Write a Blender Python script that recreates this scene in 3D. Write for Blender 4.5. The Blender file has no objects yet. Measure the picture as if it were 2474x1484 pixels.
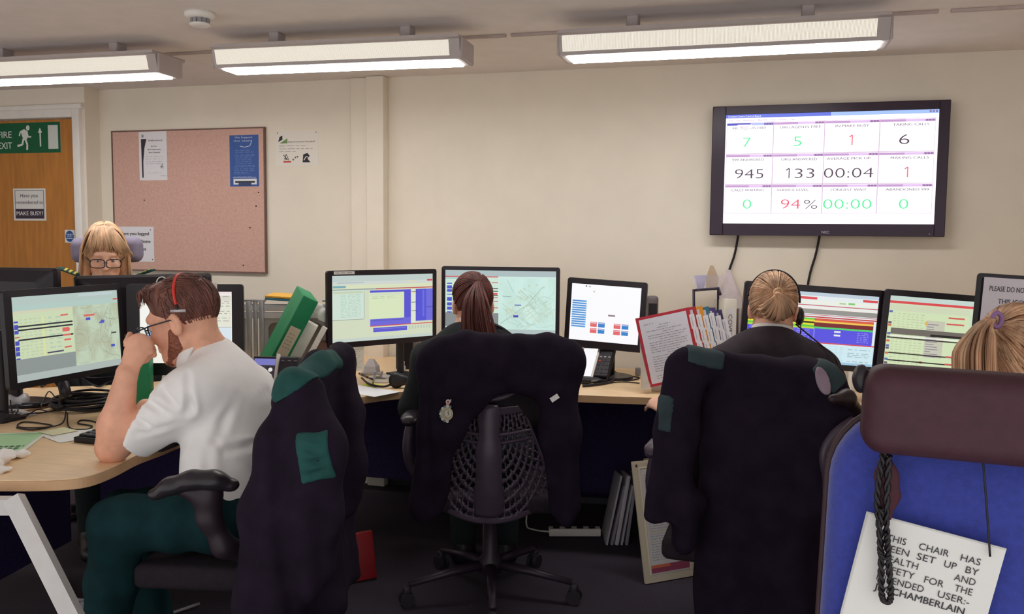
import bpy, bmesh, math, random
import numpy as np
from mathutils import Vector as V, Matrix, Euler, noise
random.seed(7); np.random.seed(7)
sc = bpy.context.scene; COL = sc.collection
PI = math.pi
# ------------------------------------------------------------------ camera, world, exposure
CAMH, FPX, CPX, CPY = 1.38, 2100.0, 1237.0, 742.0
_y, _p, _r = math.radians(15.65), math.radians(4.6), math.radians(0.54)
_f = V((-math.sin(_y)*math.cos(_p), math.cos(_y)*math.cos(_p), -math.sin(_p)))
_r0 = V((math.cos(_y), math.sin(_y), 0)); _d0 = _f.cross(_r0)
_rt = _r0*math.cos(_r) - _d0*math.sin(_r); _dn = _r0*math.sin(_r) + _d0*math.cos(_r)
EYE = V((0, 0, CAMH))
cd = bpy.data.cameras.new('camera'); cam = bpy.data.objects.new('camera', cd); COL.objects.link(cam)
cam.matrix_world = Matrix(((_rt.x, -_dn.x, -_f.x, 0), (_rt.y, -_dn.y, -_f.y, 0), (_rt.z, -_dn.z, -_f.z, CAMH), (0, 0, 0, 1)))
cd.sensor_fit = 'HORIZONTAL'; cd.sensor_width = 36; cd.lens = FPX/2474*36; cd.clip_start = .05
sc.camera = cam
wd = bpy.data.worlds.new('world'); sc.world = wd; wd.use_nodes = True
wd.node_tree.nodes['Background'].inputs[0].default_value = (1, .97, .96, 1); wd.node_tree.nodes['Background'].inputs[1].default_value = 1.08   # even fill light, added in place of the unbuilt office behind the viewer
sc.view_settings.view_transform = 'Standard'; sc.view_settings.look = 'None'
sc.view_settings.exposure = 0.0; sc.view_settings.gamma = 1.0; sc.view_settings.use_curve_mapping = False
LENS_POWER = 24.0          # radiance of the ceiling lights' lower lens
sc.cycles.max_bounces = 8; sc.cycles.diffuse_bounces = 5; sc.cycles.sample_clamp_indirect = 6

def ray(px, py): return _rt*((px-CPX)/FPX) + _dn*((py-CPY)/FPX) + _f
def W(px, py, d): return EYE + ray(px, py)*d              # point at depth d along the view axis
def onZ(px, py, z):
    r = ray(px, py); return EYE + r*((z-CAMH)/r.z)
def onY(px, py, y):
    r = ray(px, py); return EYE + r*(y/r.y)

# ------------------------------------------------------------------ materials
def lin(c, g=255.0):
    o = []
    for x in c[:3]:
        x = x/g; o.append(x/12.92 if x <= .04045 else ((x+.055)/1.055)**2.4)
    return tuple(o)+(1,)
MATS = {}
def pm(name, col, rough=.5, var=.06, scale=18, bump=0, bscale=160, metal=0, spec=.4, sheen=0, stretch=None, alpha=None, trans=0):
    if name in MATS: return MATS[name]
    m = bpy.data.materials.new(name); m.use_nodes = True; n = m.node_tree.nodes; l = m.node_tree.links
    b = n['Principled BSDF']; c = lin(col)
    tc = n.new('ShaderNodeTexCoord'); src = tc.outputs['Object']
    if stretch:
        mp = n.new('ShaderNodeMapping'); mp.inputs['Scale'].default_value = stretch; l.new(src, mp.inputs[0]); src = mp.outputs[0]
    t = n.new('ShaderNodeTexNoise'); t.inputs['Scale'].default_value = scale; t.inputs['Detail'].default_value = 4; l.new(src, t.inputs['Vector'])
    cr = n.new('ShaderNodeValToRGB'); e = cr.color_ramp.elements
    e[0].position = .3; e[1].position = .7
    e[0].color = tuple(x*(1-var*1.6) for x in c[:3])+(1,); e[1].color = tuple(min(1, x*(1+var*1.6)) for x in c[:3])+(1,)
    l.new(t.outputs['Fac'], cr.inputs[0]); l.new(cr.outputs[0], b.inputs['Base Color'])
    b.inputs['Roughness'].default_value = rough; b.inputs['Metallic'].default_value = metal; b.inputs['Specular IOR Level'].default_value = spec
    if sheen: b.inputs['Sheen Weight'].default_value = sheen; b.inputs['Sheen Roughness'].default_value = .5
    if trans: b.inputs['Transmission Weight'].default_value = trans
    if alpha is not None: b.inputs['Alpha'].default_value = alpha
    if bump:
        t2 = n.new('ShaderNodeTexNoise'); t2.inputs['Scale'].default_value = bscale; t2.inputs['Detail'].default_value = 3; l.new(src, t2.inputs['Vector'])
        bp = n.new('ShaderNodeBump'); bp.inputs['Strength'].default_value = bump; bp.inputs['Distance'].default_value = .004
        l.new(t2.outputs['Fac'], bp.inputs['Height']); l.new(bp.outputs[0], b.inputs['Normal'])
    MATS[name] = m; return m
def attr_mat(name, emit=0, rough=.6, spec=.3):
    m = bpy.data.materials.new(name); m.use_nodes = True; n = m.node_tree.nodes; l = m.node_tree.links
    b = n['Principled BSDF']; a = n.new('ShaderNodeVertexColor'); a.layer_name = 'Col'
    b.inputs['Roughness'].default_value = rough; b.inputs['Specular IOR Level'].default_value = spec
    if emit:
        b.inputs['Base Color'].default_value = (.01, .01, .012, 1)
        l.new(a.outputs[0], b.inputs['Emission Color']); b.inputs['Emission Strength'].default_value = emit
    else:
        t = n.new('ShaderNodeTexNoise'); t.inputs['Scale'].default_value = 40
        mx = n.new('ShaderNodeMixRGB'); mx.blend_type = 'MULTIPLY'; mx.inputs[0].default_value = .06
        l.new(a.outputs[0], mx.inputs[1]); l.new(t.outputs['Color'], mx.inputs[2]); l.new(mx.outputs[0], b.inputs['Base Color'])
    return m
def emit_mat(name, col, s, noise_scale=0):
    m = bpy.data.materials.new(name); m.use_nodes = True; n = m.node_tree.nodes; l = m.node_tree.links
    b = n['Principled BSDF']; b.inputs['Base Color'].default_value = (.8, .8, .8, 1)
    b.inputs['Emission Color'].default_value = tuple(col)+(1,); b.inputs['Emission Strength'].default_value = s
    return m
PRINT = attr_mat('printed_sheet', 0, .55)
SCREEN = attr_mat('lit_screen', 1.0, .35)
TVSCREEN = attr_mat('lit_wall_screen', 1.35, .3)

# ------------------------------------------------------------------ mesh builder
class MB:
    def __init__(s, M=None): s.v = []; s.f = []; s.c = []; s.sm = []; s.M = M or Matrix.Identity(4)
    def add(s, vs, fs, smooth=False, col=None):
        o = len(s.v); M = s.M
        s.v += [M @ V(p) for p in vs]; s.f += [tuple(i+o for i in f) for f in fs]
        s.c += [col]*len(fs); s.sm += [smooth]*len(fs); return s
    def bm(s, b, smooth=False, col=None):
        b.verts.index_update(); s.add([v.co for v in b.verts], [[v.index for v in f.verts] for f in b.faces], smooth, col); b.free(); return s
    def box(s, c, d, rot=None, bev=0, seg=2, col=None):
        b = bmesh.new(); bmesh.ops.create_cube(b, size=1)
        for v in b.verts: v.co = V((v.co.x*d[0], v.co.y*d[1], v.co.z*d[2]))
        if bev: bmesh.ops.bevel(b, geom=list(b.edges), offset=bev, segments=seg, affect='EDGES', profile=.6)
        R = (Euler(rot).to_matrix() if not isinstance(rot, Matrix) else rot) if rot is not None else None
        for v in b.verts: v.co = (R @ v.co if R else v.co) + V(c)
        return s.bm(b, bev > 0 and seg > 1, col)
    def tube(s, pts, r, n=8, closed=False, col=None, flat=1.0, up=None):
        pts = [V(p) for p in pts]; N = len(pts); rr = r if isinstance(r, (list, tuple)) else [r]*N
        vs = []; fs = []; u = None
        for i, p in enumerate(pts):
            a = pts[(i-1) % N] if (closed or i > 0) else p; b = pts[(i+1) % N] if (closed or i < N-1) else p
            t = (b-a).normalized() if (b-a).length > 1e-9 else V((0, 0, 1))
            if u is None:
                u = V(up) if up is not None else (V((0, 0, 1)) if abs(t.z) < .9 else V((1, 0, 0)))
            u = (u - t*u.dot(t)); u = u.normalized() if u.length > 1e-6 else t.orthogonal().normalized()
            w = t.cross(u)
            for k in range(n):
                an = 2*PI*k/n; vs.append(p + (w*math.cos(an) + u*math.sin(an)*flat)*rr[i])
        m = N if closed else N-1
        for i in range(m):
            for k in range(n):
                j = (i+1) % N; fs.append((i*n+k, i*n+(k+1) % n, j*n+(k+1) % n, j*n+k))
        if not closed: fs += [tuple(reversed(range(n))), tuple(range((N-1)*n, N*n))]
        return s.add(vs, fs, True, col)
    def cyl(s, p0, p1, r, r1=None, n=16, col=None): 
        p0, p1 = V(p0), V(p1); t = (p1-p0).normalized(); u = t.orthogonal().normalized(); w = t.cross(u); r1 = r if r1 is None else r1
        vs = [p0+(u*math.cos(2*PI*k/n)+w*math.sin(2*PI*k/n))*r for k in range(n)]+[p1+(u*math.cos(2*PI*k/n)+w*math.sin(2*PI*k/n))*r1 for k in range(n)]
        s.add(vs, [(k, (k+1) % n, n+(k+1) % n, n+k) for k in range(n)], True, col)
        return s.add(vs, [tuple(reversed(range(n))), tuple(range(n, 2*n))], False, col)
    def ell(s, c, r, R=None, nu=16, nv=10, col=None):
        vs = []; fs = []; c = V(c)
        for j in range(nv+1):
            th = PI*j/nv
            for i in range(nu):
                ph = 2*PI*i/nu; p = V((r[0]*math.sin(th)*math.cos(ph), r[1]*math.sin(th)*math.sin(ph), r[2]*math.cos(th)))
                vs.append((R @ p if R else p)+c)
        for j in range(nv):
            for i in range(nu): fs.append((j*nu+i, (j+1)*nu+i, (j+1)*nu+(i+1) % nu, j*nu+(i+1) % nu))
        return s.add(vs, fs, True, col)
    def lathe(s, prof, c=(0, 0, 0), n=24, col=None):
        vs = []; fs = []; N = len(prof)
        for r, z in prof:
            for k in range(n): vs.append((c[0]+r*math.cos(2*PI*k/n), c[1]+r*math.sin(2*PI*k/n), c[2]+z))
        for i in range(N-1):
            for k in range(n): fs.append((i*n+k, i*n+(k+1) % n, (i+1)*n+(k+1) % n, (i+1)*n+k))
        fs += [tuple(reversed(range(n))), tuple(range((N-1)*n, N*n))]
        return s.add(vs, fs, True, col)
    def prism(s, out, z0, z1, bev=0, col=None):
        b = bmesh.new(); vs = [b.verts.new((p[0], p[1], z0)) for p in out]; f = b.faces.new(vs)
        r = bmesh.ops.extrude_face_region(b, geom=[f])
        for e in r['geom']:
            if isinstance(e, bmesh.types.BMVert): e.co.z = z1
        bmesh.ops.recalc_face_normals(b, faces=b.faces)
        if bev:
            ed = [e for e in b.edges if abs(e.verts[0].co.z-e.verts[1].co.z) < 1e-6]
            bmesh.ops.bevel(b, geom=ed, offset=bev, segments=2, affect='EDGES', profile=.5)
        return s.bm(b, False, col)
    def loft(s, rings, cap=True, smooth=True, col=None):
        n = len(rings[0]); vs = [p for r in rings for p in r]; fs = []
        for i in range(len(rings)-1):
            for k in range(n): fs.append((i*n+k, i*n+(k+1) % n, (i+1)*n+(k+1) % n, (i+1)*n+k))
        if cap: fs += [tuple(reversed(range(n))), tuple(range((len(rings)-1)*n, len(rings)*n))]
        return s.add(vs, fs, smooth, col)
    def grid(s, fn, nu, nv, skip=None, col=None, smooth=True):
        vs = [fn(i/nu, j/nv) for j in range(nv+1) for i in range(nu+1)]; fs = []
        for j in range(nv):
            for i in range(nu):
                if skip and skip(i, j): continue
                a = j*(nu+1)+i; fs.append((a, a+1, a+nu+2, a+nu+1))
        return s.add(vs, fs, smooth, col)
    def mesh(s, name, mat):
        me = bpy.data.meshes.new(name); me.from_pydata([tuple(v) for v in s.v], [], s.f)
        me.polygons.foreach_set('use_smooth', s.sm)
        if any(c is not None for c in s.c):
            a = me.color_attributes.new('Col', 'FLOAT_COLOR', 'CORNER'); buf = []
            for p, c in zip(me.polygons, s.c): buf += list(lin(c or (128, 128, 128)))*p.loop_total
            a.data.foreach_set('color', buf)
        me.materials.append(mat); me.update(); return me
    def build(s, name, mat, parent=None, loc=None, rot=None, solid=0, sub=0, sharp=None):
        me = s.mesh(name, mat); o = bpy.data.objects.new(name, me); COL.objects.link(o)
        if parent: o.parent = parent
        if loc is not None: o.location = loc
        if rot is not None: o.rotation_euler = rot
        if solid: md = o.modifiers.new('solid', 'SOLIDIFY'); md.thickness = solid; md.offset = 0
        if sub: md = o.modifiers.new('sub', 'SUBSURF'); md.levels = md.render_levels = sub
        return o
def thing(name, label, cat, loc=(0, 0, 0), rz=0, group=None, rot=None):
    o = bpy.data.objects.new(name, None); COL.objects.link(o); o.location = loc
    o.rotation_euler = rot if rot is not None else (0, 0, rz); o.empty_display_size = .05
    return tag(o, label, cat, group)
def tag(o, label, cat, group=None, kind=None):
    o['label'] = label; o['category'] = cat
    if group: o['group'] = group
    if kind: o['kind'] = kind
    return o
def struct(o, label=None, cat=None):
    o['kind'] = 'structure'
    if label: o['label'] = label; o['category'] = cat
    return o
def basis(o, u, v):            # 4x4 with x=u, y=into the sheet, z=v
    u = V(u).normalized(); v = V(v); v = (v-u*v.dot(u)).normalized(); w = v.cross(u)
    return Matrix(((u.x, w.x, v.x, o[0]), (u.y, w.y, v.y, o[1]), (u.z, w.z, v.z, o[2]), (0, 0, 0, 1)))
def crv(pts, n=8, closed=False):  # catmull-rom
    pts = [V(p) for p in pts]; N = len(pts); o = []
    for i in range(N if closed else N-1):
        g = (lambda k: pts[k % N]) if closed else (lambda k: pts[max(0, min(N-1, k))])
        a, b, c, d = g(i-1), g(i), g(i+1), g(i+2)
        for j in range(n):
            t = j/n; o.append(.5*((2*b)+(c-a)*t+(2*a-5*b+4*c-d)*t*t+(3*b-a-3*c+d)*t**3))
    if not closed: o.append(pts[-1])
    return o

# ------------------------------------------------------------------ flat sheets: screens, posters, signs (x right, z up, facing -y)
_txt = {}
def text_mesh(s, bold):
    k = (s, bold)
    if k not in _txt:
        c = bpy.data.curves.new('t', 'FONT'); c.body = s; c.size = 1; c.offset = bold; c.resolution_u = 3
        o = bpy.data.objects.new('t', c); COL.objects.link(o); dg = bpy.context.evaluated_depsgraph_get(); dg.update()
        me = bpy.data.meshes.new_from_object(o.evaluated_get(dg))
        vs = [(v.co.x, v.co.y) for v in me.vertices]; fs = [tuple(p.vertices) for p in me.polygons]
        bpy.data.objects.remove(o); bpy.data.curves.remove(c); bpy.data.meshes.remove(me)
        _txt[k] = (vs, fs)
    return _txt[k]
class Sheet(MB):
    """artwork in pixel-like units (0,0 = top left) on a sheet of w x h metres centred on the origin"""
    def __init__(s, pw, ph, w, h, bg=None, M=None, gap=.0004):
        super().__init__(M); s.pw, s.ph, s.w, s.h, s.gap = pw, ph, w, h, gap; s.L = 0
        if bg: s.rect(0, 0, pw, ph, bg, 0)
    def P(s, x, y, L): return (s.w*(x/s.pw-.5), -L*s.gap-(len(s.f) % 19)*.000016, s.h*(.5-y/s.ph))
    def rect(s, x0, y0, x1, y1, col, L=1):
        s.add([s.P(x0, y0, L), s.P(x0, y1, L), s.P(x1, y1, L), s.P(x1, y0, L)], [(0, 1, 2, 3)], False, col); return s
    def poly(s, pts, col, L=2):
        s.add([s.P(x, y, L) for x, y in pts], [tuple(range(len(pts)))], False, col); return s
    def line(s, pts, wd, col, L=2):
        for (x0, y0), (x1, y1) in zip(pts, pts[1:]):
            dx, dy = x1-x0, y1-y0; l = math.hypot(dx, dy) or 1; nx, ny = -dy/l*wd/2, dx/l*wd/2
            s.add([s.P(x0+nx, y0+ny, L), s.P(x1+nx, y1+ny, L), s.P(x1-nx, y1-ny, L), s.P(x0-nx, y0-ny, L)], [(0, 1, 2, 3)], False, col)
        return s
    def disc(s, x, y, rx, ry, col, L=2, n=28, a0=0, a1=2*PI):
        return s.poly([(x+rx*math.cos(a0+(a1-a0)*k/n), y+ry*math.sin(a0+(a1-a0)*k/n)) for k in range(n)], col, L)
    def text(s, t, x0, x1, ybase, cap, col, L=3, bold=.0, fit=True, al='l'):
        vs, fs = text_mesh(t, min(bold, 0))
        if not vs: return s
        mn = min(v[0] for v in vs); mx = max(v[0] for v in vs); ky = cap/.73; w_ = max(0, bold)*cap*1.6
        kx = (x1-x0-w_)/(mx-mn) if fit else ky
        wdt = (mx-mn)*kx; xx = x0 if al == 'l' else (x0+x1-wdt)/2
        for q in ((0, w_/2, w_) if w_ else (0,)):     # heavier strokes: the same letters a hair apart
            s.add([s.P(xx+q+(v[0]-mn)*kx, ybase-v[1]*ky, L) for v in vs], fs, False, col)
        return s
    def scribble(s, x0, x1, y, hgt, col, L=2, word=(6, 22), gap=4):      # a line too small to read
        x = x0
        while x < x1:
            wl = min(random.uniform(*word), x1-x); s.rect(x, y-hgt, x+wl, y, col, L); x += wl+gap
        return s
# ------------------------------------------------------------------ the room
CEIL, WY, DY, DX = 2.23, 4.40, 4.28, -3.80
m_wall = pm('wall_paint', (233, 224, 208), .75, .015, 6, .06, 220)
m_ceil = pm('ceiling_paint', (234, 226, 222), .85, .02, 9, .1, 150)
m_carpet = pm('carpet', (56, 49, 60), .95, .25, 260, .5, 420)
m_white = pm('white_gloss', (236, 232, 226), .4, .02)
m_door = pm('door_veneer', (186, 122, 52), .45, .10, 5, .03, 60, stretch=(9, 9, 1.0))
m_black = pm('black_plastic', (26, 21, 27), .42, .08, 30)
m_dark = pm('dark_plastic', (40, 36, 42), .5, .08, 30)
m_grey = pm('grey_plastic', (150, 148, 152), .5, .04)
m_alu = pm('aluminium', (178, 176, 178), .38, .05, 30, 0, 160, .7)
m_steel = pm('steel', (120, 118, 120), .35, .05, 30, 0, 160, .9)
m_paper = pm('paper', (240, 238, 234), .7, .02)
def wallbox(name, c, d, mat=m_wall, label=None): return struct(MB().box(c, d).build(name, mat))
wallbox('floor', (-1.9, 2.6, -.05), (9.4, 3.8, .1), m_carpet)
wallbox('ceiling', (-1.9, 2.1, CEIL+.05), (9.4, 4.8, .1), m_ceil)
wallbox('wall_back', ((2.6+DX)/2, WY+.1, CEIL/2), (2.6-DX, .2, CEIL))
wallbox('wall_right', (2.65, 2.6, CEIL/2), (.1, 3.8, CEIL))
wallbox('wall_left', (-6.55, 2.6, CEIL/2), (.1, 3.8, CEIL))
wb = MB()   # the wall that holds the door, proud of the notice board wall
DL, DR, DT = -4.70, -3.868, 2.055
wb.box(((DR+.05+DX)/2, DY+.16, CEIL/2), (DX-DR-.05, .32, CEIL)); wb.box(((DL-.05-6.5)/2, DY+.16, CEIL/2), (6.45+DL, .32, CEIL))
wb.box(((DL+DR)/2, DY+.16, (DT+.05+CEIL)/2), (DR-DL+.1, .32, CEIL-DT-.05))
struct(wb.build('wall_door', m_wall))
d = MB(); d.box(((DL+DR)/2, DY+.045, DT/2), (DR-DL-.004, .044, DT-.006)); dr = struct(d.build('door_1', m_door))
f = MB(); f.box((DR+.025, DY+.02, DT/2+.025), (.05, .1, DT+.05), bev=.004); f.box((DL-.025, DY+.02, DT/2+.025), (.05, .1, DT+.05), bev=.004)
f.box(((DL+DR)/2, DY+.02, DT+.0255), (DR-DL, .1, .05), bev=.004); f.box(((DL+DR)/2, DY-.012, DT+.062), (DR-DL+.12, .024, .03), bev=.004)
struct(f.build('trim_3', m_white))
b = MB(); b.box((-2.086, WY-.02, CEIL/2), (.108, .04, CEIL-.004), bev=.004); b.box((-1.985, WY-.035, CEIL/2), (.10, .07, CEIL-.004), bev=.004)
struct(b.build('trim_1', m_wall))
struct(MB().box(((2.6+DX)/2, WY-.008, .05), (2.6-DX, .016, .1)).build('baseboard_back', m_dark))
# surface conduit along the ceiling between the light fittings
c = MB()
for x0, x1 in ((-6.2, -2.45), (-2.43, -1.04), (-1.02, .62), (.66, 2.5)): c.box(((x0+x1)/2, 3.585, CEIL-.006), (x1-x0, .016, .012), bev=.002, seg=1)
struct(c.build('trim_2', pm('conduit_paint', (186, 172, 166), .6)))
# smoke detector
t = thing('smoke_detector', 'round white smoke detector on the ceiling above the noticeboard', 'smoke detector', (-2.09, 2.97, CEIL))
MB().lathe([(.058, 0), (.058, -.014), (.05, -.022), (.046, -.024)]).build('base', m_white, t)
k = MB()
for i in range(12):
    a = 2*PI*i/12; k.box((.034*math.cos(a), .034*math.sin(a), -.033), (.004, .014, .018), (0, 0, a))
k.build('vent_rib', m_grey, t)
MB().lathe([(.03, -.022), (.03, -.042), (.04, -.042), (.038, -.05), (.02, -.054), (.002, -.054)]).build('cap', m_white, t)

# ------------------------------------------------------------------ ceiling lights
m_lens = emit_mat('light_lens', (1, .985, .965), LENS_POWER)
m_side = emit_mat('light_side_panel', (1, .93, .74), .58)
m_fit = pm('light_housing', (182, 172, 170), .5, .02)
def light(x, y, ln, label, rz=0, seen=True):
    t = thing('ceiling_light', label, 'ceiling light', (x, y, CEIL), rz, 'linear ceiling lights' if seen else 'ceiling lights behind the viewer')
    h2 = ln/2; Z0, Z1 = -.15, -.06
    # trapezoid housing with an open bottom lens and a perforated side window
    prof = [(-.115, Z1), (-.115, Z1-.012), (-.098, Z1-.016), (-.078, Z0), (.078, Z0), (.098, Z1-.016), (.115, Z1-.012), (.115, Z1)]
    hb = MB()
    r0 = [(-h2, p[0], p[1]) for p in prof]; r1 = [(h2, p[0], p[1]) for p in prof]
    hb.loft([r0, r1], True, False); hb.build('housing', m_fit, t)
    MB().box((0, 0, Z0-.003), (ln-.05, .118, .006), bev=.002, seg=1).build('lens', m_lens, t)
    for sy in (-1, 1):
        sp = MB(); n = 64
        def pt(u, v, o=.0025):
            yy = -(.0965+(.0800-.0965)*v)*1; zz = Z1-.019+(Z0+.014-(Z1-.019))*v
            return (-h2+.012+u*(ln-.055), (yy-o)*(-sy), zz-.0006)
        sp.grid(lambda u, v: pt(u, v), n, 4, None, smooth=False); q = sp.build('side_panel', m_side, t)
        pf = MB()      # fine perforation bars over the window
        for i in range(n*4+1): pf.tube([pt(i/(n*4), .02, .0033), pt(i/(n*4), .98, .0033)], .00045, 3)
        pf.build('perforated_mesh', m_fit, q)
    for sx in (-.27, .27):
        MB().box((sx*ln, 0, Z1/2), (.045, .07, -Z1), bev=.004, seg=1).build('mounting_bracket', m_fit, t)
    for sx in (-1, 1):
        MB().box((sx*(h2+.004), 0, (Z0+Z1)/2-.002), (.012, .17, .084), bev=.004, seg=1).build('end_cap', m_fit, t)
    return t
light(-.165, 3.42, 1.18, 'long white ceiling light above the wall-mounted screen')
light(-1.69, 3.36, 1.08, 'white ceiling light between the smoke detector and the wall pillar, middle of three', math.radians(2.5))
light(-3.10, 3.35, 1.14, 'white ceiling light in front of the wooden door', math.radians(1.5))
# ------------------------------------------------------------------ things on the walls
def sheet_obj(name, label, cat, sh, centre, u=(1, 0, 0), v=(0, 0, 1), mat=PRINT, back=.0008, backmat=None, group=None, edge=(235, 233, 230)):
    """a printed sheet with a real thickness, hung at centre"""
    q = MB(); q.M = Matrix.Identity(4); q.v = sh.v; q.f = sh.f; q.c = sh.c; q.sm = sh.sm
    q.box((0, back+.0002, 0), (sh.w, back*2, sh.h), col=edge)
    o = q.build(name, mat); o.matrix_world = basis(centre, u, v); tag(o, label, cat, group); return o
m_cork = pm('felt_board', (208, 168, 154), .95, .05, 70, .25, 300)
bw, bh, bz = 1.012, .812, 1.572; bx = -3.193
t = thing('noticeboard', 'large pinkish felt noticeboard on the wall beside the wooden door', 'noticeboard', (bx, WY-.002, bz-bh/2))
MB().box((0, -.009, bh/2), (bw, .016, bh), bev=.002, seg=1).build('felt_panel', m_cork, t)
fr = MB()
for sx in (-1, 1): fr.box((sx*(bw/2+.003), -.01, bh/2), (.006, .02, bh+.012))
for sz in (0, 1): fr.box((0, -.01, sz*bh+(sz*2-1)*.003), (bw, .02, .006))
fr.build('edge_strip', pm('board_edge', (120, 92, 84), .6), t)
for px, py in ((619, 498), (604, 550), (349, 484), (588, 641), (625, 465)):
    p = onY(px, py, WY-.02); MB().ell((p.x-bx, -.02, p.z-bz+bh/2), (.004, .004, .004), None, 8, 6).build('pin', m_dark, t)
BY = WY-.0205
ink = (60, 58, 64)
s = Sheet(100, 148, .19, .282, (232, 230, 234))
s.poly([(8, 22), (28, 22), (20, 50), (15, 90), (15, 140), (10, 140)], (56, 48, 60)); s.disc(14, 13, 4, 5, (150, 150, 155))
s.text('AMBULANCE', 34, 86, 29, 4, ink, bold=.02); s.text('Best Team', 44, 64, 46, 4, ink, bold=.02); s.text('Best Department', 32, 80, 56, 4, ink, bold=.02); s.text('Best Hospital', 36, 76, 65, 4, ink, bold=.02)
for y in (76, 84, 92, 98): s.scribble(24, 88, y, 1, (170, 170, 175))
s.line([(78, 112), (83, 98), (86, 112), (76, 106), (88, 106)], 1.2, ink); s.scribble(30, 84, 126, 1, (190, 190, 195)); s.text('www.site.org', 76, 98, 136, 3, ink)
sheet_obj('certificate_poster', 'white notice with a dark curved stripe pinned at the top of the felt board', 'poster', s, onY(369.5, 377, BY), (1, 0, 0), (-.03, 0, 1))
s = Sheet(100, 160, .187, .288, (58, 92, 162))
w_ = (206, 214, 232)
s.text('We Support', 18, 80, 10, 6, w_); s.text('the team', 14, 78, 20, 5, w_, bold=.02); s.line([(36, 34), (52, 38), (70, 34), (78, 18)], 2, w_)
for y in (48, 54, 62, 66, 72, 78, 84, 90, 96, 100, 106, 112, 118, 122, 130): s.scribble(14 if y % 3 else 20, random.choice((60, 75, 86)), y, 1.3, (120, 146, 200))
s.rect(12, 136, 92, 154, (226, 228, 232)); s.rect(18, 143, 86, 149, (50, 54, 60), 2); s.rect(30, 148, 74, 158, (58, 70, 110), 3); s.rect(10, 131, 90, 132.5, w_)
sheet_obj('leaflet_poster', 'blue printed poster with white text near the felt board corner', 'poster', s, onY(590, 388.5, BY), (1, 0, 0), (-.01, 0, 1))
s = Sheet(120, 96, .267, .19, (236, 230, 220))
s.poly([(8, 30), (12, 16), (20, 12), (20, 24)], (50, 48, 56)); s.poly([(12, 34), (34, 20), (34, 34)], (120, 150, 90)); s.text('Data Protection Standard', 36, 110, 32, 4.5, (90, 90, 92))
for y, x in ((42, 90), (50, 104), (58, 60)): s.scribble(10, x, y, 1.2, (150, 145, 145))
s.line([(22, 66), (34, 80), (24, 76)], 2, ink); s.rect(22, 84, 44, 88, (200, 60, 40)); s.line([(26, 82), (30, 64), (38, 82)], 1.6, ink)
for x, y in ((50, 80), (56, 74), (62, 72)): s.disc(x, y, 2.4, 2.4, (110, 104, 112))
s.poly([(76, 88), (78, 66), (90, 62), (96, 70), (90, 78), (98, 88)], (44, 42, 54)); s.line([(80, 82), (86, 72), (92, 74)], 2.4, (226, 220, 210), 3)
for x, y in ((6, 5), (114, 5)): s.disc(x, y, 1.6, 1.8, (120, 116, 116))
sheet_obj('data_protection_notice', 'white landscape notice with small pictures taped on the wall right of the felt board', 'poster', s, onY(717, 358, WY-.0012))
s = Sheet(100, 92, .26, .206, (230, 228, 234))
s.text('Have you logged', 10, 88, 22, 9, ink, bold=.035); s.text('out of your phone', 4, 92, 42, 9, ink, bold=.035); s.text('for a brea', 14, 58, 62, 9, ink, bold=.035); s.text('ka', 62, 80, 62, 9, ink, bold=.035)
for x, y in ((4, 6), (92, 8), (96, 86), (5, 86)): s.disc(x, y, 1.4, 1.6, (80, 60, 60))
sheet_obj('logged_out_notice', 'white notice asking about logging out of the phone, low on the felt board', 'poster', s, onY(326.5, 590, BY))
# on the door
s = Sheet(140, 58, .47, .18, (20, 96, 60)); wh = (222, 228, 220); X0 = 0
s.text('FIRE', 3, 34, 28, 13, wh, bold=.02); s.text('EXIT', 3, 34, 49, 13, wh, bold=.02)
s.disc(70, 10, 4, 5, wh)                                              # the running figure
s.poly([(54, 16), (62, 12), (70, 17), (69, 30), (62, 34), (57, 26)], wh); s.line([(60, 14), (53, 18), (51, 25)], 3, wh); s.line([(68, 18), (70, 27), (77, 27)], 3, wh)
s.line([(60, 30), (57, 42), (46, 44)], 4, wh, 3); s.line([(64, 31), (68, 42), (67, 52)], 4, wh, 3)
s.rect(95, 18, 98, 46, wh); s.poly([(92, 20), (96.5, 10), (101, 20)], wh, 3); s.rect(113, 6, 135, 51, (214, 220, 212)); s.line([(113, 6), (113, 51)], 1, (15, 70, 45), 3)
p = onY(139, 330, DY); sheet_obj('fire_exit_sign', 'green fire exit sign with a running figure at the top of the door', 'sign', s, (-4.233, DY+.0215, 1.947))
s = Sheet(100, 98, .24, .193, (228, 226, 222))
for a, b in (((6, 6), (94, 6)), ((6, 6), (6, 92)), ((94, 6), (94, 92))): s.line([a, b], 1.6, (110, 106, 112))
s.text('Have you', 22, 76, 27, 12, (84, 84, 96)); s.text('remembered to', 8, 92, 47, 11, (84, 84, 96)); s.rect(6, 62, 94, 92, (62, 52, 66)); s.text('MAKE BUSY?', 9, 91, 82, 13, (226, 224, 222), bold=.03)
sheet_obj('make_busy_notice', 'white notice with a dark MAKE BUSY band on the door', 'sign', s, (-4.240, DY+.0215, 1.549))
s = Sheet(40, 52, .07, .076, (226, 228, 226)); s.disc(20, 26, 17, 23, (44, 86, 150))
for y, x in ((20, 26), (27, 22), (36, 27)): s.scribble(20-x/2, 20+x/2, y, 3.4, (200, 210, 226), 3, (5, 9), 1.5)
sheet_obj('fire_door_sign', 'small white sign with a blue disc low on the door edge', 'sign', s, (-3.953, DY+.0215, 1.36))
t = thing('door_closer', 'grey overhead door closer at the top corner of the door', 'door closer', (-4.60, DY+.02, 2.03))
MB().box((0, -.03, 0), (.22, .055, .06), bev=.006).build('body', m_grey, t); MB().tube([(.05, -.05, .03), (-.05, -.16, .04), (-.1, -.05, .06)], .01, 6).build('arm', m_dark, t)

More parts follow.
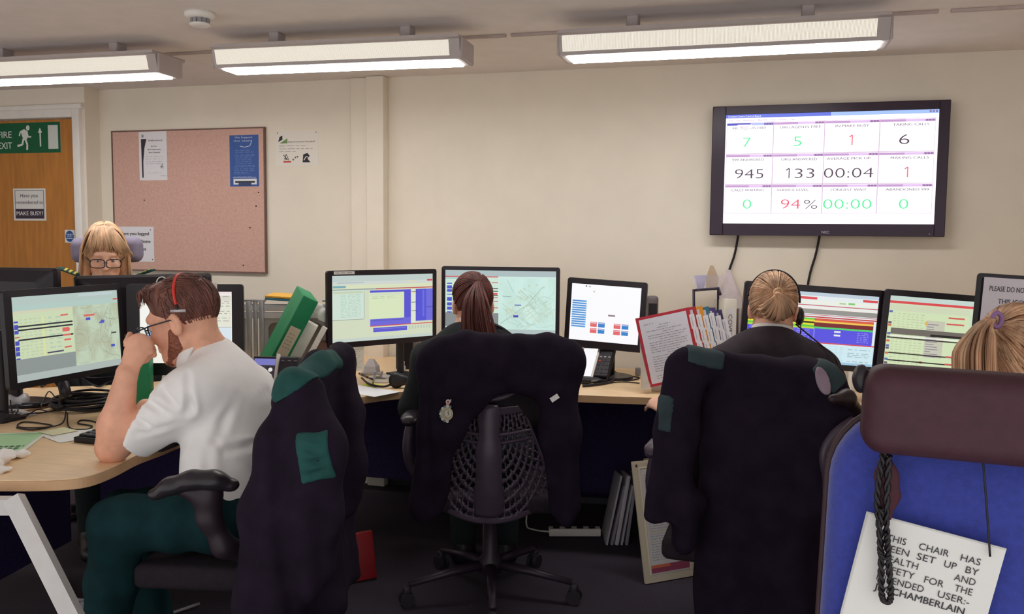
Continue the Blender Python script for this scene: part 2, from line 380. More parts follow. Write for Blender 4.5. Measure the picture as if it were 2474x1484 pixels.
# ------------------------------------------------------------------ the wall screen
TW, TH, TCX, TZ = 1.038, .612, .297, 1.705; TY = 4.32
t = thing('wall_screen', 'large black wall-mounted screen showing call counts', 'screen', (TCX, TY, TZ-TH/2))
b = MB(); iw, ih, ix, iz = .93, .515, .008, .008
for sx in (-1, 1):
    xi = ix+sx*iw/2; xo = sx*TW/2; b.box(((xi+xo)/2, .02, TH/2), (abs(xo-xi), .04, TH), bev=.003, seg=1)
zi = TH/2+iz; b.box((ix, .02, (zi+ih/2+TH)/2), (iw, .04, TH-zi-ih/2), bev=.001, seg=1); b.box((ix, .02, (zi-ih/2)/2), (iw, .04, zi-ih/2), bev=.001, seg=1)
m_tv = pm('screen_bezel', (50, 34, 52), .3, .05)
b.build('bezel', m_tv, t); MB().box((0, .05, TH/2), (TW-.08, .05, TH-.08), bev=.01).build('rear_casing', m_black, t)
s = Sheet(512, 280, iw, ih, (252, 252, 255), gap=.0005)
s.rect(0, 0, 512, 9, (90, 104, 200)); s.rect(260, 0, 512, 9, (150, 176, 232), 2); s.text('Contact Centre Control Board', 6, 88, 7, 5, (230, 230, 250))
for x in (490, 497, 504): s.rect(x, 2, x+5, 7, (120, 110, 150), 3)
s.rect(0, 9, 512, 20, (248, 240, 250))
for a, b_, x in (('File', 10, 18), ('View', 26, 36), ('Administration', 44, 74), ('Real time', 82, 104), ('Tools', 112, 124), ('Windows', 132, 152), ('Help', 162, 172)): s.text(a, b_, x, 17, 4.5, (120, 90, 120))
cols = (3, 121, 246, 377, 505); rows = (20, 101, 179, 254)
caps = [['999 AGENTS FREE', 'URG AGENTS FREE', 'IN MAKE BUSY', 'TAKING CALLS'], ['999 ANSWERED', 'URG ANSWERED', 'AVERAGE PICK UP', 'MAKING CALLS'], ['CALLS WAITING', 'SERVICE LEVEL', 'LONGEST WAIT', 'ABANDONED 999']]
G, Rd, K = (80, 214, 140), (216, 84, 104), (74, 54, 70)
val = [[('7', G, 42, 62), ('5', G, 50, 70), ('1', Rd, 58, 70), ('6', K, 46, 70)], [('945', K, 24, 96), ('133', K, 34, 104), ('00:04', K, 2, 120), ('1', Rd, 60, 72)], [('0', G, 46, 68), ('94', Rd, 24, 72), ('00:00', G, 3, 119), ('0', G, 52, 74)]]
xcap = [[(14, 100), (16, 116), (26, 106), (30, 114)], [(16, 96), (22, 110), (8, 112), (28, 116)], [(16, 98), (14, 92), (20, 106), (20, 120)]]
for r in range(3):
    for c_ in range(4):
        x0, x1, y0, y1 = cols[c_], cols[c_+1], rows[r], rows[r+1]
        s.rect(x0, y0, x1, y1, (190, 160, 190)); s.rect(x0+1, y0+1, x1-1, y1-1, (253, 253, 255), 2)
        s.rect(x0+1, y0+2, x1-1, y0+8, (70, 70, 170) if (r, c_) == (0, 0) else (178, 140, 186), 3); s.rect(x0+60, y0+2, x1-24, y0+8, (205, 175, 216) if (r, c_) != (0, 0) else (160, 170, 230), 4)
        for q in (22, 15, 8): s.rect(x1-q, y0+3, x1-q+5, y0+7, (130, 100, 140), 5)
        a, b_ = xcap[r][c_]; s.text(caps[r][c_], x0+a, x0+b_, y0+18, 6.2, (96, 70, 96), 4, .02)
        v_, cc, a, b_ = val[r][c_]
        if v_ == '1': s.line([(x0+a+2, y0+43), (x0+a+9, y0+38), (x0+a+9, y0+63)], 2.6, cc, 4)
        elif v_ == '133': s.line([(x0+a, y0+43), (x0+a+8, y0+38), (x0+a+8, y0+63)], 2.6, cc, 4); s.text('33', x0+a+22, x0+b_, y0+63, 26, cc, 4, -.012)
        else: s.text(v_, x0+a, x0+b_, y0+63, 26, cc, 4, -.012)
        if v_ == '94': s.text('%', x0+81, x0+114, y0+63, 24, K, 4, -.012)
s.rect(30, 26, 66, 36, (250, 244, 252), 6); s.text('agents', 36, 56, 34, 5, (150, 110, 150), 7)
s.build('display', TVSCREEN, t, (ix, .008, TH/2+iz))
s = Sheet(10, 4, .034, .012); s.text('NEC', 0, 10, 4, 4, (190, 180, 196), 1, .02); s.build('logo', PRINT, t, (.01, -.0015, .018))
MB().ell((.455, -.001, .012), (.003, .002, .003), None, 8, 6).build('status_light', m_grey, t)
MB().box((0, .0775, TH/2), (.5, .005, .4)).build('wall_bracket', m_steel, t)
for i, (a, b, c_, lb) in enumerate((((1783, 570), (1776, 610), (1752, 700), 'thin black cable hanging from the left of the wall screen'), ((1980, 572), (1972, 610), (1950, 700), 'thin black cable hanging from under the wall screen logo'))):
    p0 = onY(*a, 4.385); p1 = onY(*b, 4.385); p2 = onY(*c_, 4.388); e = p2+V((-.03, 0, -.5))
    p0 = V((p0.x+.01, 4.36, p0.z+.08))
    tag(MB().tube(crv([p0, p1, p2, e, V((e.x-.02, 4.39, .5))], 6), .0055, 8).build('screen_cable', m_black), lb, 'cable', 'cables under the wall screen')
# ------------------------------------------------------------------ desks
DZ = .72
m_beech = pm('beech_laminate', (232, 200, 158), .42, .05, 4, .02, 80, stretch=(2, 22, 6))
m_edge = pm('beech_edge', (206, 166, 126), .5, .05, 10)
m_navy = pm('navy_panel', (42, 28, 74), .8, .15, 60, .2, 300)
m_legwhite = pm('white_metal', (206, 204, 202), .4, .03)
def desk(name, label, out, lz=.03):
    t = thing(name, label, 'desk', (out[0][0], out[0][1], 0))
    o2 = [(p[0]-out[0][0], p[1]-out[0][1]) for p in out]
    MB().prism(o2, DZ-.004, DZ, .001).build('worktop', m_beech, t)
    MB().prism(o2, DZ-.032, DZ-.0042, .002).build('edge_band', m_edge, t)
    return t, V((out[0][0], out[0][1], 0))
curve1 = [(p.x, p.y) for p in crv([(-1.86, 1.846, 0), (-1.775, 1.885, 0), (-1.735, 1.935, 0), (-1.738, 2.03, 0), (-1.765, 2.16, 0), (-1.77, 2.28, 0), (-1.78, 2.45, 0), (-1.74, 2.70, 0), (-1.62, 2.92, 0)], 6)]
d1, o1 = desk('desk', 'beech topped corner desk where the man in the white shirt leans his elbow', [(-2.95, 1.502)]+curve1+[(-1.60, 3.02), (-2.24, 3.02), (-2.52, 2.86), (-2.60, 2.40), (-2.95, 2.2)])
def slant(mb, pts, w, tk):
    mb.tube(pts, w, 4, flat=tk)
leg = MB(); A = W(-80, 1222, 2.27)-o1; B = W(34, 1222, 2.27)-o1; Cc = W(168, 1484, 2.20)-o1; E = B+(Cc-B)*((B.z-.012)/(B.z-Cc.z))
wv = (B-A).normalized(); dv = (E-B).normalized(); nv = wv.cross(dv).normalized()
def bar(mb, a, b, up, w, t):      # flat bar with a rectangular section
    a, b = V(a), V(b); x = (b-a).normalized(); z = V(up); z = (z-x*z.dot(x)).normalized(); y = z.cross(x)
    vs = [q+y*(sy*t/2)+z*(sz*w/2) for q in (a, b) for sy, sz in ((-1, -1), (1, -1), (1, 1), (-1, 1))]
    mb.add(vs, [(0, 3, 2, 1), (4, 5, 6, 7), (0, 1, 5, 4), (1, 2, 6, 5), (2, 3, 7, 6), (3, 0, 4, 7)])
bar(leg, A-wv*.5, B+wv*.012, (0, 0, 1), .042, .035); bar(leg, B+V((0, 0, .02))-dv*.0, E, wv, .042, .035)
leg.build('leg', m_legwhite, d1)
def posts(t, o, ps):
    for x, y in ps: MB().cyl(V((x, y, 0))-o, V((x, y, DZ-.032))-o, .022).build('post_leg', m_legwhite, t)
posts(d1, o1, ((-2.45, 2.9), (-1.72, 2.9)))
MB().box(V((-2.12, 2.86, .38))-o1, (.78, .02, .6)).build('modesty_panel', m_navy, d1)
MB().box(V((-2.55, 2.35, .40))-o1, (.02, .9, .5), (0, 0, .15)).build('modesty_panel', m_navy, d1)
curve2 = [(p.x, p.y) for p in crv([(-1.60, 3.03, 0), (-1.558, 3.20, 0), (-1.452, 3.375, 0), (-1.25, 3.50, 0), (-1.0, 3.55, 0), (-.68, 3.562, 0), (-.375, 3.60, 0), (-.26, 3.575, 0)], 6)]
d2, o2 = desk('desk', 'beech topped desk run under the two widescreens facing the ponytailed woman', curve2+[(-.26, 4.375), (-2.25, 4.375), (-2.25, 3.03)])
MB().box(V((-1.2, 4.24, .38))-o2, (1.9, .02, .6)).build('modesty_panel', m_navy, d2)
lb = MB(); q = V((-1.548, 3.10, 0))-o2; lb.cyl(q+V((0, 0, .012)), q+V((0, 0, DZ-.032)), .018); lb.build('post_leg', m_legwhite, d2)
MB().lathe([(.045, 0), (.045, .006), (.036, .012), (.018, .016)], q).build('foot', m_legwhite, d2)
bb = MB(); bar(bb, V((-1.50, 3.98, .1))-o2, V((-.3, 4.20, .1))-o2, (0, 0, 1), .03, .02); bb.build('cable_rail', m_dark, d2)
curve3 = [(p.x, p.y) for p in crv([(-.255, 3.575, 0), (-.12, 3.50, 0), (.05, 3.40, 0), (.4, 3.30, 0), (.65, 3.10, 0), (.85, 2.82, 0), (1.15, 2.62, 0), (1.8, 2.55, 0)], 6)]
d3, o3 = desk('desk', 'beech topped desk in front of the woman with the blonde bun, holding the flip file', curve3+[(1.8, 4.375), (-.255, 4.375)])
MB().box(V((.75, 4.24, .38))-o3, (1.95, .02, .6)).build('modesty_panel', m_navy, d3)
posts(d3, o3, ((-.22, 4.2), (1.7, 4.2), (1.7, 2.7)))
d4, o4 = desk('desk', 'beech desk of the woman with glasses, mostly hidden behind dark monitors', [(-3.35, 2.25), (-2.97, 2.25), (-2.64, 2.45), (-2.55, 2.88), (-2.27, 3.04), (-2.27, 3.30), (-2.50, 3.36), (-2.72, 3.12), (-3.0, 2.95), (-3.35, 2.92)])
posts(d4, o4, ((-3.3, 2.3), (-3.28, 2.86), (-2.32, 3.22)))
# desk screen with posts and a tool rail between the two teams
pA, pB = W(556, 728, 3.86), W(812, 724, 3.9); pu = (pB-pA).normalized(); pl = (pB-pA).length
t = thing('desk_partition', 'low grey desk divider with a pale top rail and round-cornered windows behind the green folder', 'desk divider', (pA.x, pA.y, DZ), math.atan2(pu.y, pu.x))
ph = pA.z-DZ; m_part = pm('divider_grey', (168, 164, 164), .5, .04)
r = MB(); r.box((pl/2, 0, ph-.028), (pl, .03, .03), bev=.004); r.box((pl/2, 0, ph-.062), (pl, .022, .028), bev=.003); r.build('top_rail', pm('rail_pale', (206, 204, 206), .35), t)
r = MB()
for x in (.11, .46): 
    for dx in (-.028, .0, .028): r.box((x+dx, -.004, ph/2+.004), (.022 if dx else .018, .034 if dx else .026, ph-.004), bev=.003)
    r.box((x-.005, 0, ph+.004), (.10, .04, .01), bev=.002)
r.build('post', m_alu, t)
pn = MB()
def window_panel(mb, x0, x1, z0, z1, rad, yy):
    n = 6; out = [(x0, z0), (x1, z0), (x1, z1), (x0, z1)]; inn = []
    m = .02
    for cx, cz, a0 in ((x1-m-rad, z1-m-rad, 0), (x0+m+rad, z1-m-rad, PI/2), (x0+m+rad, z0+m+rad, PI), (x1-m-rad, z0+m+rad, 1.5*PI)):
        for k in range(n+1): a = a0+PI/2*k/n; inn.append((cx+rad*math.cos(a), cz+rad*math.sin(a)))
    cor = [(x1, z1), (x0, z1), (x0, z0), (x1, z0)]; N = len(inn)
    vs = [(p[0], yy, p[1]) for p in inn]+[(p[0], yy, p[1]) for p in cor]; fs = []
    for q in range(4):
        for k in range(n): a = q*(n+1)+k; fs.append((a, a+1, N+q))
        a = q*(n+1)+n; fs.append((a, (a+1) % N, N+(q+1) % 4, N+q))
    mb.add(vs, fs)
for x0, x1 in ((0, .075), (.145, .425), (.495, pl)): window_panel(pn, x0, x1, .02, ph-.075, .03, 0)
pn.build('window_frame', m_part, t, solid=.012)
g = MB()
for x0, x1 in ((.005, .07), (.15, .42), (.5, pl-.005)): g.box(((x0+x1)/2, .012, ph/2-.03), (x1-x0, .004, ph-.1))
g.build('infill_panel', pm('infill_taupe', (150, 136, 132), .35, .08, 8), t)

# ------------------------------------------------------------------ screens
m_bez = pm('monitor_bezel', (32, 25, 32), .35, .06)
def monitor(label, pos, yaw, w, h, art, roll=0, tilt=0, bez=(.018, .018, .018, .022), stand='neck', deskz=DZ, group='desk monitors', thick=.04, ax=.18):
    pos = V(pos); yw = math.radians(yaw)
    t = thing('monitor', label, 'monitor', (pos.x, pos.y, deskz), yw, group)
    M = Matrix.Translation((0, 0, pos.z-deskz)) @ Matrix.Rotation(math.radians(roll), 4, 'Y') @ Matrix.Rotation(math.radians(-tilt), 4, 'X')
    l, tp, r, bt = bez; iw, ih = w-l-r, h-tp-bt; ix, iz = (l-r)/2, (bt-tp)/2
    def rr(x0, x1, z0, z1, rad, y, n=5):
        o = []
        for cx, cz, a0 in ((x1-rad, z1-rad, 0), (x0+rad, z1-rad, PI/2), (x0+rad, z0+rad, PI), (x1-rad, z0+rad, 1.5*PI)):
            for k in range(n+1): a = a0+PI/2*k/n; o.append((cx+rad*math.cos(a), y, cz+rad*math.sin(a)))
        return o
    b = MB(M); W2, H2 = w/2, h/2
    inn = rr(ix-iw/2, ix+iw/2, iz-ih/2, iz+ih/2, .001, 0); out = rr(-W2, W2, -H2, H2, .012, .001); out2 = rr(-W2, W2, -H2, H2, .012, thick*.5); inn2 = rr(ix-iw/2, ix+iw/2, iz-ih/2, iz+ih/2, .001, .006)
    b.loft([inn2, inn, out, out2], False, False); b.build('bezel', m_bez, t)
    c = MB(M); c.loft([rr(-W2, W2, -H2, H2, .012, thick*.5), rr(-W2+.01, W2-.01, -H2+.01, H2-.01, .012, thick*.8), rr(-W2*.6, W2*.6, -H2*.6, H2*.6, .02, thick*1.25)], True, False); c.build('rear_casing', m_bez, t)
    if art:
        s = Sheet(*art[0], iw, ih, art[1], gap=.00035); art[2](s)
        q = s.build('display', SCREEN, t); q.matrix_local = M @ Matrix.Translation((ix, .005, iz))
    zb = pos.z-deskz; y0 = thick*1.1+.012
    if stand == 'neck':
        st = MB(); st.box((0, y0+.02, (zb*.95)/2+.008), (.07, .03, zb*.95), bev=.008); st.build('stand_neck', m_bez, t)
        MB().prism([(.13*math.cos(a*2*PI/24), y0-.02+.1*math.sin(a*2*PI/24)) for a in range(24)], 0, .014, .004).build('stand_foot', m_bez, t)
    elif stand == 'arm':
        st = MB(); st.cyl((ax, y0+.10, 0), (ax, y0+.10, zb+.02), .017); st.tube([(ax, y0+.10, zb-.01), (ax/2, y0+.06, zb-.01), (0, y0+.0, zb-.01)], .016, 8); st.box((0, y0-.005, zb), (.1, .015, .1), bev=.004); st.build('stand_arm', m_dark, t)
        MB().box((ax, y0+.1, .006), (.1, .1, .012), bev=.003).build('stand_foot', m_dark, t)
    return t, M
rnd = random.Random(11)
def table(s, x0, x1, y0, y1, rows, cols, c1, L=2):
    for r in range(rows):
        y = y0+(y1-y0)*(r+.7)/rows
        for c in range(cols):
            xa = x0+(x1-x0)*c/cols; xb = xa+(x1-x0)/cols*rnd.uniform(.3, .85); s.rect(xa, y-(y1-y0)/rows*.32, xb, y, c1, L)
def mapart(s, x0, x1, y0, y1, base, pal, roads, nroad, seed, cells=(26, 22), L=1):
    rg = random.Random(seed)
    for i in range(cells[0]):
        for j in range(cells[1]):
            n = noise.fractal(V((i*.17+seed, j*.17, seed*.3)), 1.0, 2.0, 3); k = min(1, max(0, .5+n*1.1))
            c = [pal[0][q]*(1-k)+pal[1][q]*k for q in range(3)]
            s.rect(x0+(x1-x0)*i/cells[0], y0+(y1-y0)*j/cells[1], x0+(x1-x0)*(i+1)/cells[0], y0+(y1-y0)*(j+1)/cells[1], c, L)
    for q in range(nroad):
        x, y = rg.uniform(x0, x1), rg.uniform(y0, y1); a = rg.uniform(0, 2*PI); pts = [(x, y)]
        for _ in range(rg.randint(3, 9)):
            a += rg.gauss(0, .5); x += math.cos(a)*(x1-x0)*.06; y += math.sin(a)*(x1-x0)*.06
            if not (x0+1 < x < x1-1 and y0+1 < y < y1-1): break
            pts.append((x, y))
        if len(pts) > 1: s.line(pts, rg.uniform(.4, .9), rg.choice(roads), L+1)
def art_m1(s):
    s.rect(0, 0, 200, 12, (178, 196, 190)); s.rect(0, 12, 200, 20, (176, 200, 192)); s.rect(120, 2, 190, 6, (190, 204, 206), 2); s.rect(190, 13, 199, 15, (204, 90, 80), 3)
    s.rect(0, 20, 108, 88, (200, 214, 178)); s.rect(0, 20, 108, 24, (206, 206, 178), 2)
    mapart(s, 108, 200, 20, 110, None, ((178, 184, 158), (190, 206, 182)), ((168, 166, 144), (164, 172, 156), (150, 152, 136)), 46, 5)
    for y in (41, 46, 60): s.rect(8, y, 106, y+2.2, (40, 38, 44), 3)
    table(s, 12, 60, 30, 86, 12, 6, (186, 200, 164), 2); table(s, 62, 88, 30, 86, 9, 2, (176, 196, 176), 2)
    for y, hh in ((34, 2.5), (39, 7), (47, 5), (62, 6), (70, 6), (77, 6), (86, 2)): s.rect(2, y, 9, y+hh, (74, 78, 180), 4)
    s.rect(2, 56, 10, 57.6, (190, 100, 80), 4)
    for x, y, w_ in ((84, 30, 14), (86, 52, 14), (86, 60, 15), (88, 67, 13), (88, 78, 13)): s.rect(x, y, x+w_, y+2.5, (214, 106, 96), 4)
    s.rect(86, 50, 99, 56, (220, 96, 96), 4); s.rect(56, 83, 86, 85, (70, 56, 90), 4); s.rect(50, 30, 54, 88, (214, 220, 160), 3)
    s.rect(0, 88, 108, 110, (140, 148, 146), 2); s.rect(0, 110, 200, 120, (172, 182, 178), 2)
    s.rect(128, 34, 150, 37, (212, 108, 96), 4); s.rect(132, 39, 141, 43, (82, 86, 186), 4); s.poly([(157, 50), (164, 44), (170, 46), (168, 50)], (86, 92, 190), 4)
    s.rect(182, 66, 193, 68, (70, 70, 74), 4); s.rect(180, 85, 188, 89, (74, 86, 190), 4)
def art_m2(s):
    s.rect(0, 0, 120, 4, (236, 222, 222)); s.rect(0, 8, 20, 10, (190, 190, 196))
    for i in range(9): s.rect(9, 33+i*4.2, 22, 36+i*4.2, (96, 146, 200), 2)
    s.rect(84, 5, 119, 12, (214, 210, 198)); s.rect(84, 12, 119, 48, (226, 226, 210)); s.rect(84, 48, 119, 96, (214, 226, 234))
    for y in (7, 14, 16, 20, 27, 30, 36, 40): s.scribble(86, 117, y, 1, (170, 168, 164), 3, (3, 9), 3)
    s.line([(84, 48), (119, 48)], .6, (160, 160, 160), 3); s.rect(0, 70, 84, 96, (240, 238, 226))
    for y in range(74, 94, 4): s.scribble(30, 66, y, .8, (180, 178, 170), 3, (2, 8), 4)
def art_m3(s):
    s.rect(0, 0, 200, 11, (190, 204, 200)); s.rect(0, 11, 200, 17, (206, 212, 206)); s.rect(10, 12, 60, 14, (176, 190, 190), 2); s.rect(0, 17, 200, 24, (214, 222, 188)); s.rect(2, 18, 26, 22, (120, 170, 180), 2)
    s.rect(0, 24, 200, 26, (150, 160, 160), 2); s.rect(188, 10, 199, 13, (206, 80, 80), 3); s.rect(150, 11, 162, 13, (226, 214, 160), 3)
    s.rect(84, 24.5, 200, 26, (206, 70, 70), 3); s.rect(0, 26, 62, 78, (206, 224, 210)); s.rect(2, 28, 58, 32, (196, 208, 180), 3)
    for i in range(16): s.scribble(16, 54, 35+i*2.6, 1, (176, 206, 190), 3, (3, 12), 3)
    s.rect(60, 28, 61, 78, (150, 160, 150), 3); s.rect(0, 78, 60, 79, (150, 160, 150), 3)
    s.rect(72, 28, 154, 92, (88, 84, 206), 2); s.rect(70, 32, 140, 80, (214, 228, 190), 3); s.rect(72, 34, 132, 37, (206, 218, 196), 4); s.rect(72, 80, 154, 92, (108, 104, 214), 3); s.rect(74, 82, 138, 84, (96, 92, 190), 4)
    for y in (40, 43): s.scribble(76, 126, y, .8, (180, 196, 164), 4)
    s.rect(155, 28, 164, 90, (220, 228, 212), 2); s.rect(160, 32, 164, 36, (226, 216, 140), 4)
    for y in (32, 52, 68): s.rect(155, y, 166, y+.9, (40, 40, 60), 4)
    s.rect(164, 28, 200, 88, (86, 84, 208), 2); s.rect(186, 28, 200, 88, (110, 108, 216), 3); s.rect(178, 30, 182, 80, (104, 110, 222), 4); s.rect(186, 62, 200, 63, (60, 58, 140), 4)
    s.rect(72, 92, 200, 93.4, (214, 60, 66), 4); s.rect(78, 96, 146, 104, (92, 90, 206), 3); s.rect(80, 98, 144, 99, (128, 126, 224), 4)
    for x in range(150, 198, 6): s.rect(x, 96, x+3, 102, (186, 200, 186), 3)
    s.rect(0, 112, 200, 118, (196, 208, 200), 2)
def art_m4(s):
    s.rect(0, 0, 200, 11, (172, 188, 190)); s.rect(0, 11, 96, 13, (210, 90, 96), 2); s.rect(0, 13, 96, 80, (202, 228, 212)); s.rect(0, 13, 40, 17, (170, 206, 200), 2)
    for y, hh in ((24, 2), (29, 6), (36, 5), (45, 1.5), (51, 7), (61, 6), (69, 6), (78, 2)): s.rect(3, y, 12, y+hh, (76, 84, 196), 3)
    for y in (33, 38, 46): s.rect(12, y, 96, y+1.4, (40, 38, 44), 3)
    for y, w_ in ((22, 12), (42, 11), (50, 12), (57, 12), (69, 12)): s.rect(84, y, 84+w_, y+(3.6 if y == 42 else 1.5), (210, 80, 84), 3)
    s.rect(0, 80, 97, 106, (132, 138, 138), 2)
    mapart(s, 98, 200, 14, 110, None, ((206, 236, 228), (196, 226, 216)), ((168, 196, 186), (180, 204, 196)), 20, 3, (14, 12))
    rg = random.Random(4)
    for q in range(150):      # the street grid, running on two diagonals
        cx, cy = rg.uniform(104, 190), rg.uniform(40, 104)
        if abs((cx-150)/46)+abs((cy-72)/36) > 1.05: continue
        a = rg.choice((.72, .72, -.62, -.62, .9)); l = rg.uniform(3, 12); dx, dy = math.cos(a)*l, math.sin(a)*l
        s.line([(cx-dx, cy-dy), (cx+dx, cy+dy)], rg.uniform(.5, 1.4), rg.choice(((186, 208, 190), (190, 212, 196), (180, 202, 186), (200, 212, 184))), 4)
    for x, y in ((134, 40), (144, 34), (152, 28), (166, 26), (178, 30)): s.disc(x, y, 2.4, 2.4, (194, 216, 198), 4, 10)
    s.line([(100, 100), (150, 62), (176, 30)], 1.2, (170, 190, 176), 5); s.line([(130, 50), (176, 100)], 1.2, (214, 226, 206), 5); s.line([(112, 16), (124, 40)], .8, (150, 190, 184), 5)
    s.text('Thorneywood', 104, 120, 49, 2.6, (80, 110, 110), 6); s.rect(126, 63, 138, 65, (90, 96, 170), 6); s.rect(124, 83, 133, 87, (74, 74, 176), 6); s.rect(0, 110, 200, 118, (176, 192, 190), 2)
def art_m5(s):
    for i in range(12):
        y = 29+i*4.1; s.rect(2, y, 23, y+2.9, (110, 172, 226)); s.rect(3, y+.9, 21, y+1.7, (70, 116, 190), 2)
    s.rect(55, 51, 65, 54, (150, 130, 140)); s.disc(21, 3.5, 1.2, 1.2, (60, 60, 90)); s.disc(26, 4, 1.4, 1.4, (170, 180, 180)); s.poly([(31, 13), (34, 10), (33, 14)], (150, 190, 130))
    for x, c in ((30, (226, 108, 108)), (41.5, (60, 132, 204)), (64, (226, 108, 108)), (75.5, (60, 132, 204))):
        for y in (66, 77):
            s.rect(x, y, x+9.6, y+8.6, c); s.rect(x+.6, y+1, x+9, y+2.4, (236, 214, 222), 2)
def art_m6(s):
    s.rect(0, 0, 200, 6, (190, 206, 218)); s.rect(0, 8, 105, 12, (220, 80, 84)); s.rect(176, 7, 199, 11, (214, 80, 84)); s.rect(0, 13, 200, 20, (232, 236, 226)); s.rect(140, 15, 150, 17, (160, 200, 130), 2); s.rect(154, 14, 164, 17, (120, 200, 110), 2)
    s.rect(0, 21, 200, 22.4, (196, 90, 84)); s.rect(0, 24, 200, 28, (236, 232, 226)); s.rect(0, 28, 200, 36, (148, 146, 140)); s.rect(0, 37, 200, 38, (200, 90, 100)); s.rect(0, 40, 200, 42, (190, 60, 60))
    for i, c in enumerate(((110, 200, 70), (226, 224, 50), (60, 50, 40), (226, 224, 50), (90, 200, 70), (180, 216, 60))): s.rect(0, 43+i*3, 104, 46+i*3, c, 2)
    s.rect(104, 43, 196, 47, (216, 90, 70), 2); s.rect(104, 47, 196, 50, (240, 200, 80), 2); s.rect(104, 50, 196, 57, (120, 40, 44), 2); s.rect(104, 57, 196, 60, (80, 206, 110), 2)
    s.rect(0, 60, 196, 83, (88, 82, 220), 2); s.rect(104, 60, 106, 83, (130, 126, 232), 3)
    for y in (63, 66, 69, 72, 75, 78): s.scribble(4, 98, y, 1, (150, 146, 236), 3, (4, 14), 3)
    s.rect(136, 62, 146, 65, (226, 232, 236), 4); s.rect(136, 68, 146, 71, (226, 232, 236), 4)
    for y in range(64, 82, 3): s.scribble(172, 190, y, 1, (160, 156, 240), 4, (2, 6), 2)
    s.rect(0, 83, 200, 85, (206, 80, 100), 3); s.rect(0, 86, 108, 118, (226, 78, 64), 2); s.rect(30, 92, 92, 95, (238, 190, 80), 3); s.rect(96, 86, 108, 118, (222, 96, 90), 3)
    s.rect(109, 86, 200, 118, (206, 232, 240), 2); table(s, 114, 156, 87, 112, 8, 5, (190, 216, 224), 3)
    for y in (92, 98, 101, 104, 112): s.scribble(160, 194, y, .9, (140, 160, 170), 3, (4, 12), 3)
    s.rect(126, 106, 144, 107.4, (90, 100, 110), 4); s.rect(0, 114, 200, 118, (160, 196, 220), 3)
def art_m7(s):
    s.rect(0, 0, 200, 8, (196, 214, 206)); s.rect(0, 8, 200, 12, (216, 76, 80)); s.rect(0, 14, 200, 24, (206, 214, 184))
    s.rect(0, 24, 150, 118, (208, 224, 182)); mapart(s, 120, 200, 16, 110, None, ((196, 208, 176), (206, 222, 192)), ((180, 186, 160), (170, 180, 164)), 24, 8, (16, 16))
    table(s, 8, 56, 26, 110, 20, 7, (190, 200, 160), 2); s.rect(58, 36, 86, 96, (196, 196, 176), 2); table(s, 60, 84, 40, 96, 14, 1, (140, 130, 150), 3)
    s.rect(6, 52, 120, 62, (110, 104, 96), 3); s.rect(66, 58, 120, 62, (40, 36, 34), 4); s.rect(6, 64, 120, 66, (236, 234, 226), 4); s.rect(6, 67, 120, 69, (50, 46, 46), 4)
    for y in (92, 104): s.rect(4, y, 120, y+2, (50, 46, 46), 4)
    for x, y, w_ in ((90, 28, 24), (88, 38, 26), (92, 91, 24), (92, 103, 22)): s.rect(x, y, x+w_, y+2.6, (206, 96, 90), 5)
    for i, y in enumerate((24, 42, 46, 60, 66, 72, 80, 84, 92, 102, 108)): s.rect(1, y, 6, y+3.4, ((90, 110, 170), (100, 90, 110), (206, 110, 80))[i % 3], 4)
    s.rect(56, 38, 60, 44, (220, 180, 90), 4); s.rect(54, 103, 58, 107, (210, 90, 70), 4)
WB = (.022, .022, .02, .024)
monitor('widescreen with a list and a brownish map, left of the man in the white shirt', (-2.37, 2.565, 1.02), 86.6, .52, .335, ((200, 120), (196, 208, 186), art_m1), tilt=2.8, bez=(.030, .024, .020, .022), stand='arm', ax=-.15)
mn, MM = monitor('squarish monitor with a white form screen, directly behind the head of the man', (-2.035, 2.767, 1.025), 21.7, .42, .34, ((120, 96), (242, 242, 236), art_m2), tilt=1.9, bez=(.046, .028, .042, .046))
s = Sheet(10, 6, .036, .024, (226, 224, 218)); q = s.build('paper_label', PRINT, mn); q.matrix_local = MM @ Matrix.Translation((.098, -.0006, .162)); q['label'] = 'small blank white paper label'
rg_ = MB(MM); rg_.tube([(-.085+.02*math.cos(a), .01, .17+.026*math.sin(a)) for a in [PI*(k/14*1.1-.05) for k in range(15)]], .0022, 6); o = rg_.build('wire_loop', m_white, mn); o['label'] = 'thin white loop on the top edge'
m3, M3 = monitor('widescreen with purple-blue call forms, left of the ponytailed woman', (-1.59, 3.569, 1.062), 55.0, .56, .335, ((200, 118), (208, 216, 190), art_m3), bez=WB, stand='arm')
s = Sheet(60, 8, .10, .013, (222, 218, 210)); s.scribble(4, 56, 5, 2, (150, 146, 140)); q = s.build('paper_label', PRINT, m3); q.matrix_local = M3 @ Matrix.Translation((-.20, -.0006, .158)); q['label'] = 'white label strip'
s = Sheet(60, 72, .098, .112, (222, 216, 200))
for i in range(10): s.scribble(8, 54-(i % 3)*6, 12+i*5.6, 1.3, (170, 162, 150))
q = s.build('taped_sheet', PRINT, m3); q.matrix_local = M3 @ Matrix.Translation((-.152, .004, -.218)); q['label'] = 'printed white sheet hanging from the lower edge'
monitor('widescreen with a pale green street map, behind the head of the ponytailed woman', (-1.154, 3.91, 1.073), 9.1, .56, .335, ((200, 118), (206, 232, 222), art_m4), roll=0, tilt=0, bez=(.018, .018, .018, .02))
monitor('small squarish monitor with a blank white screen and red and blue buttons', (-.671, 4.001, 1.023), -1.0, .375, .325, ((100, 100), (250, 250, 253), art_m5), roll=2.8, bez=(.022, .026, .026, .034), thick=.05)
monitor('widescreen with green, yellow and blue rows, right of the blonde bun', (.223, 3.686, 1.029), 12.9, .56, .335, ((200, 118), (226, 234, 236), art_m6), roll=3.5, bez=(.024, .026, .024, .024))
p7 = W(2303, 814, 3.42)
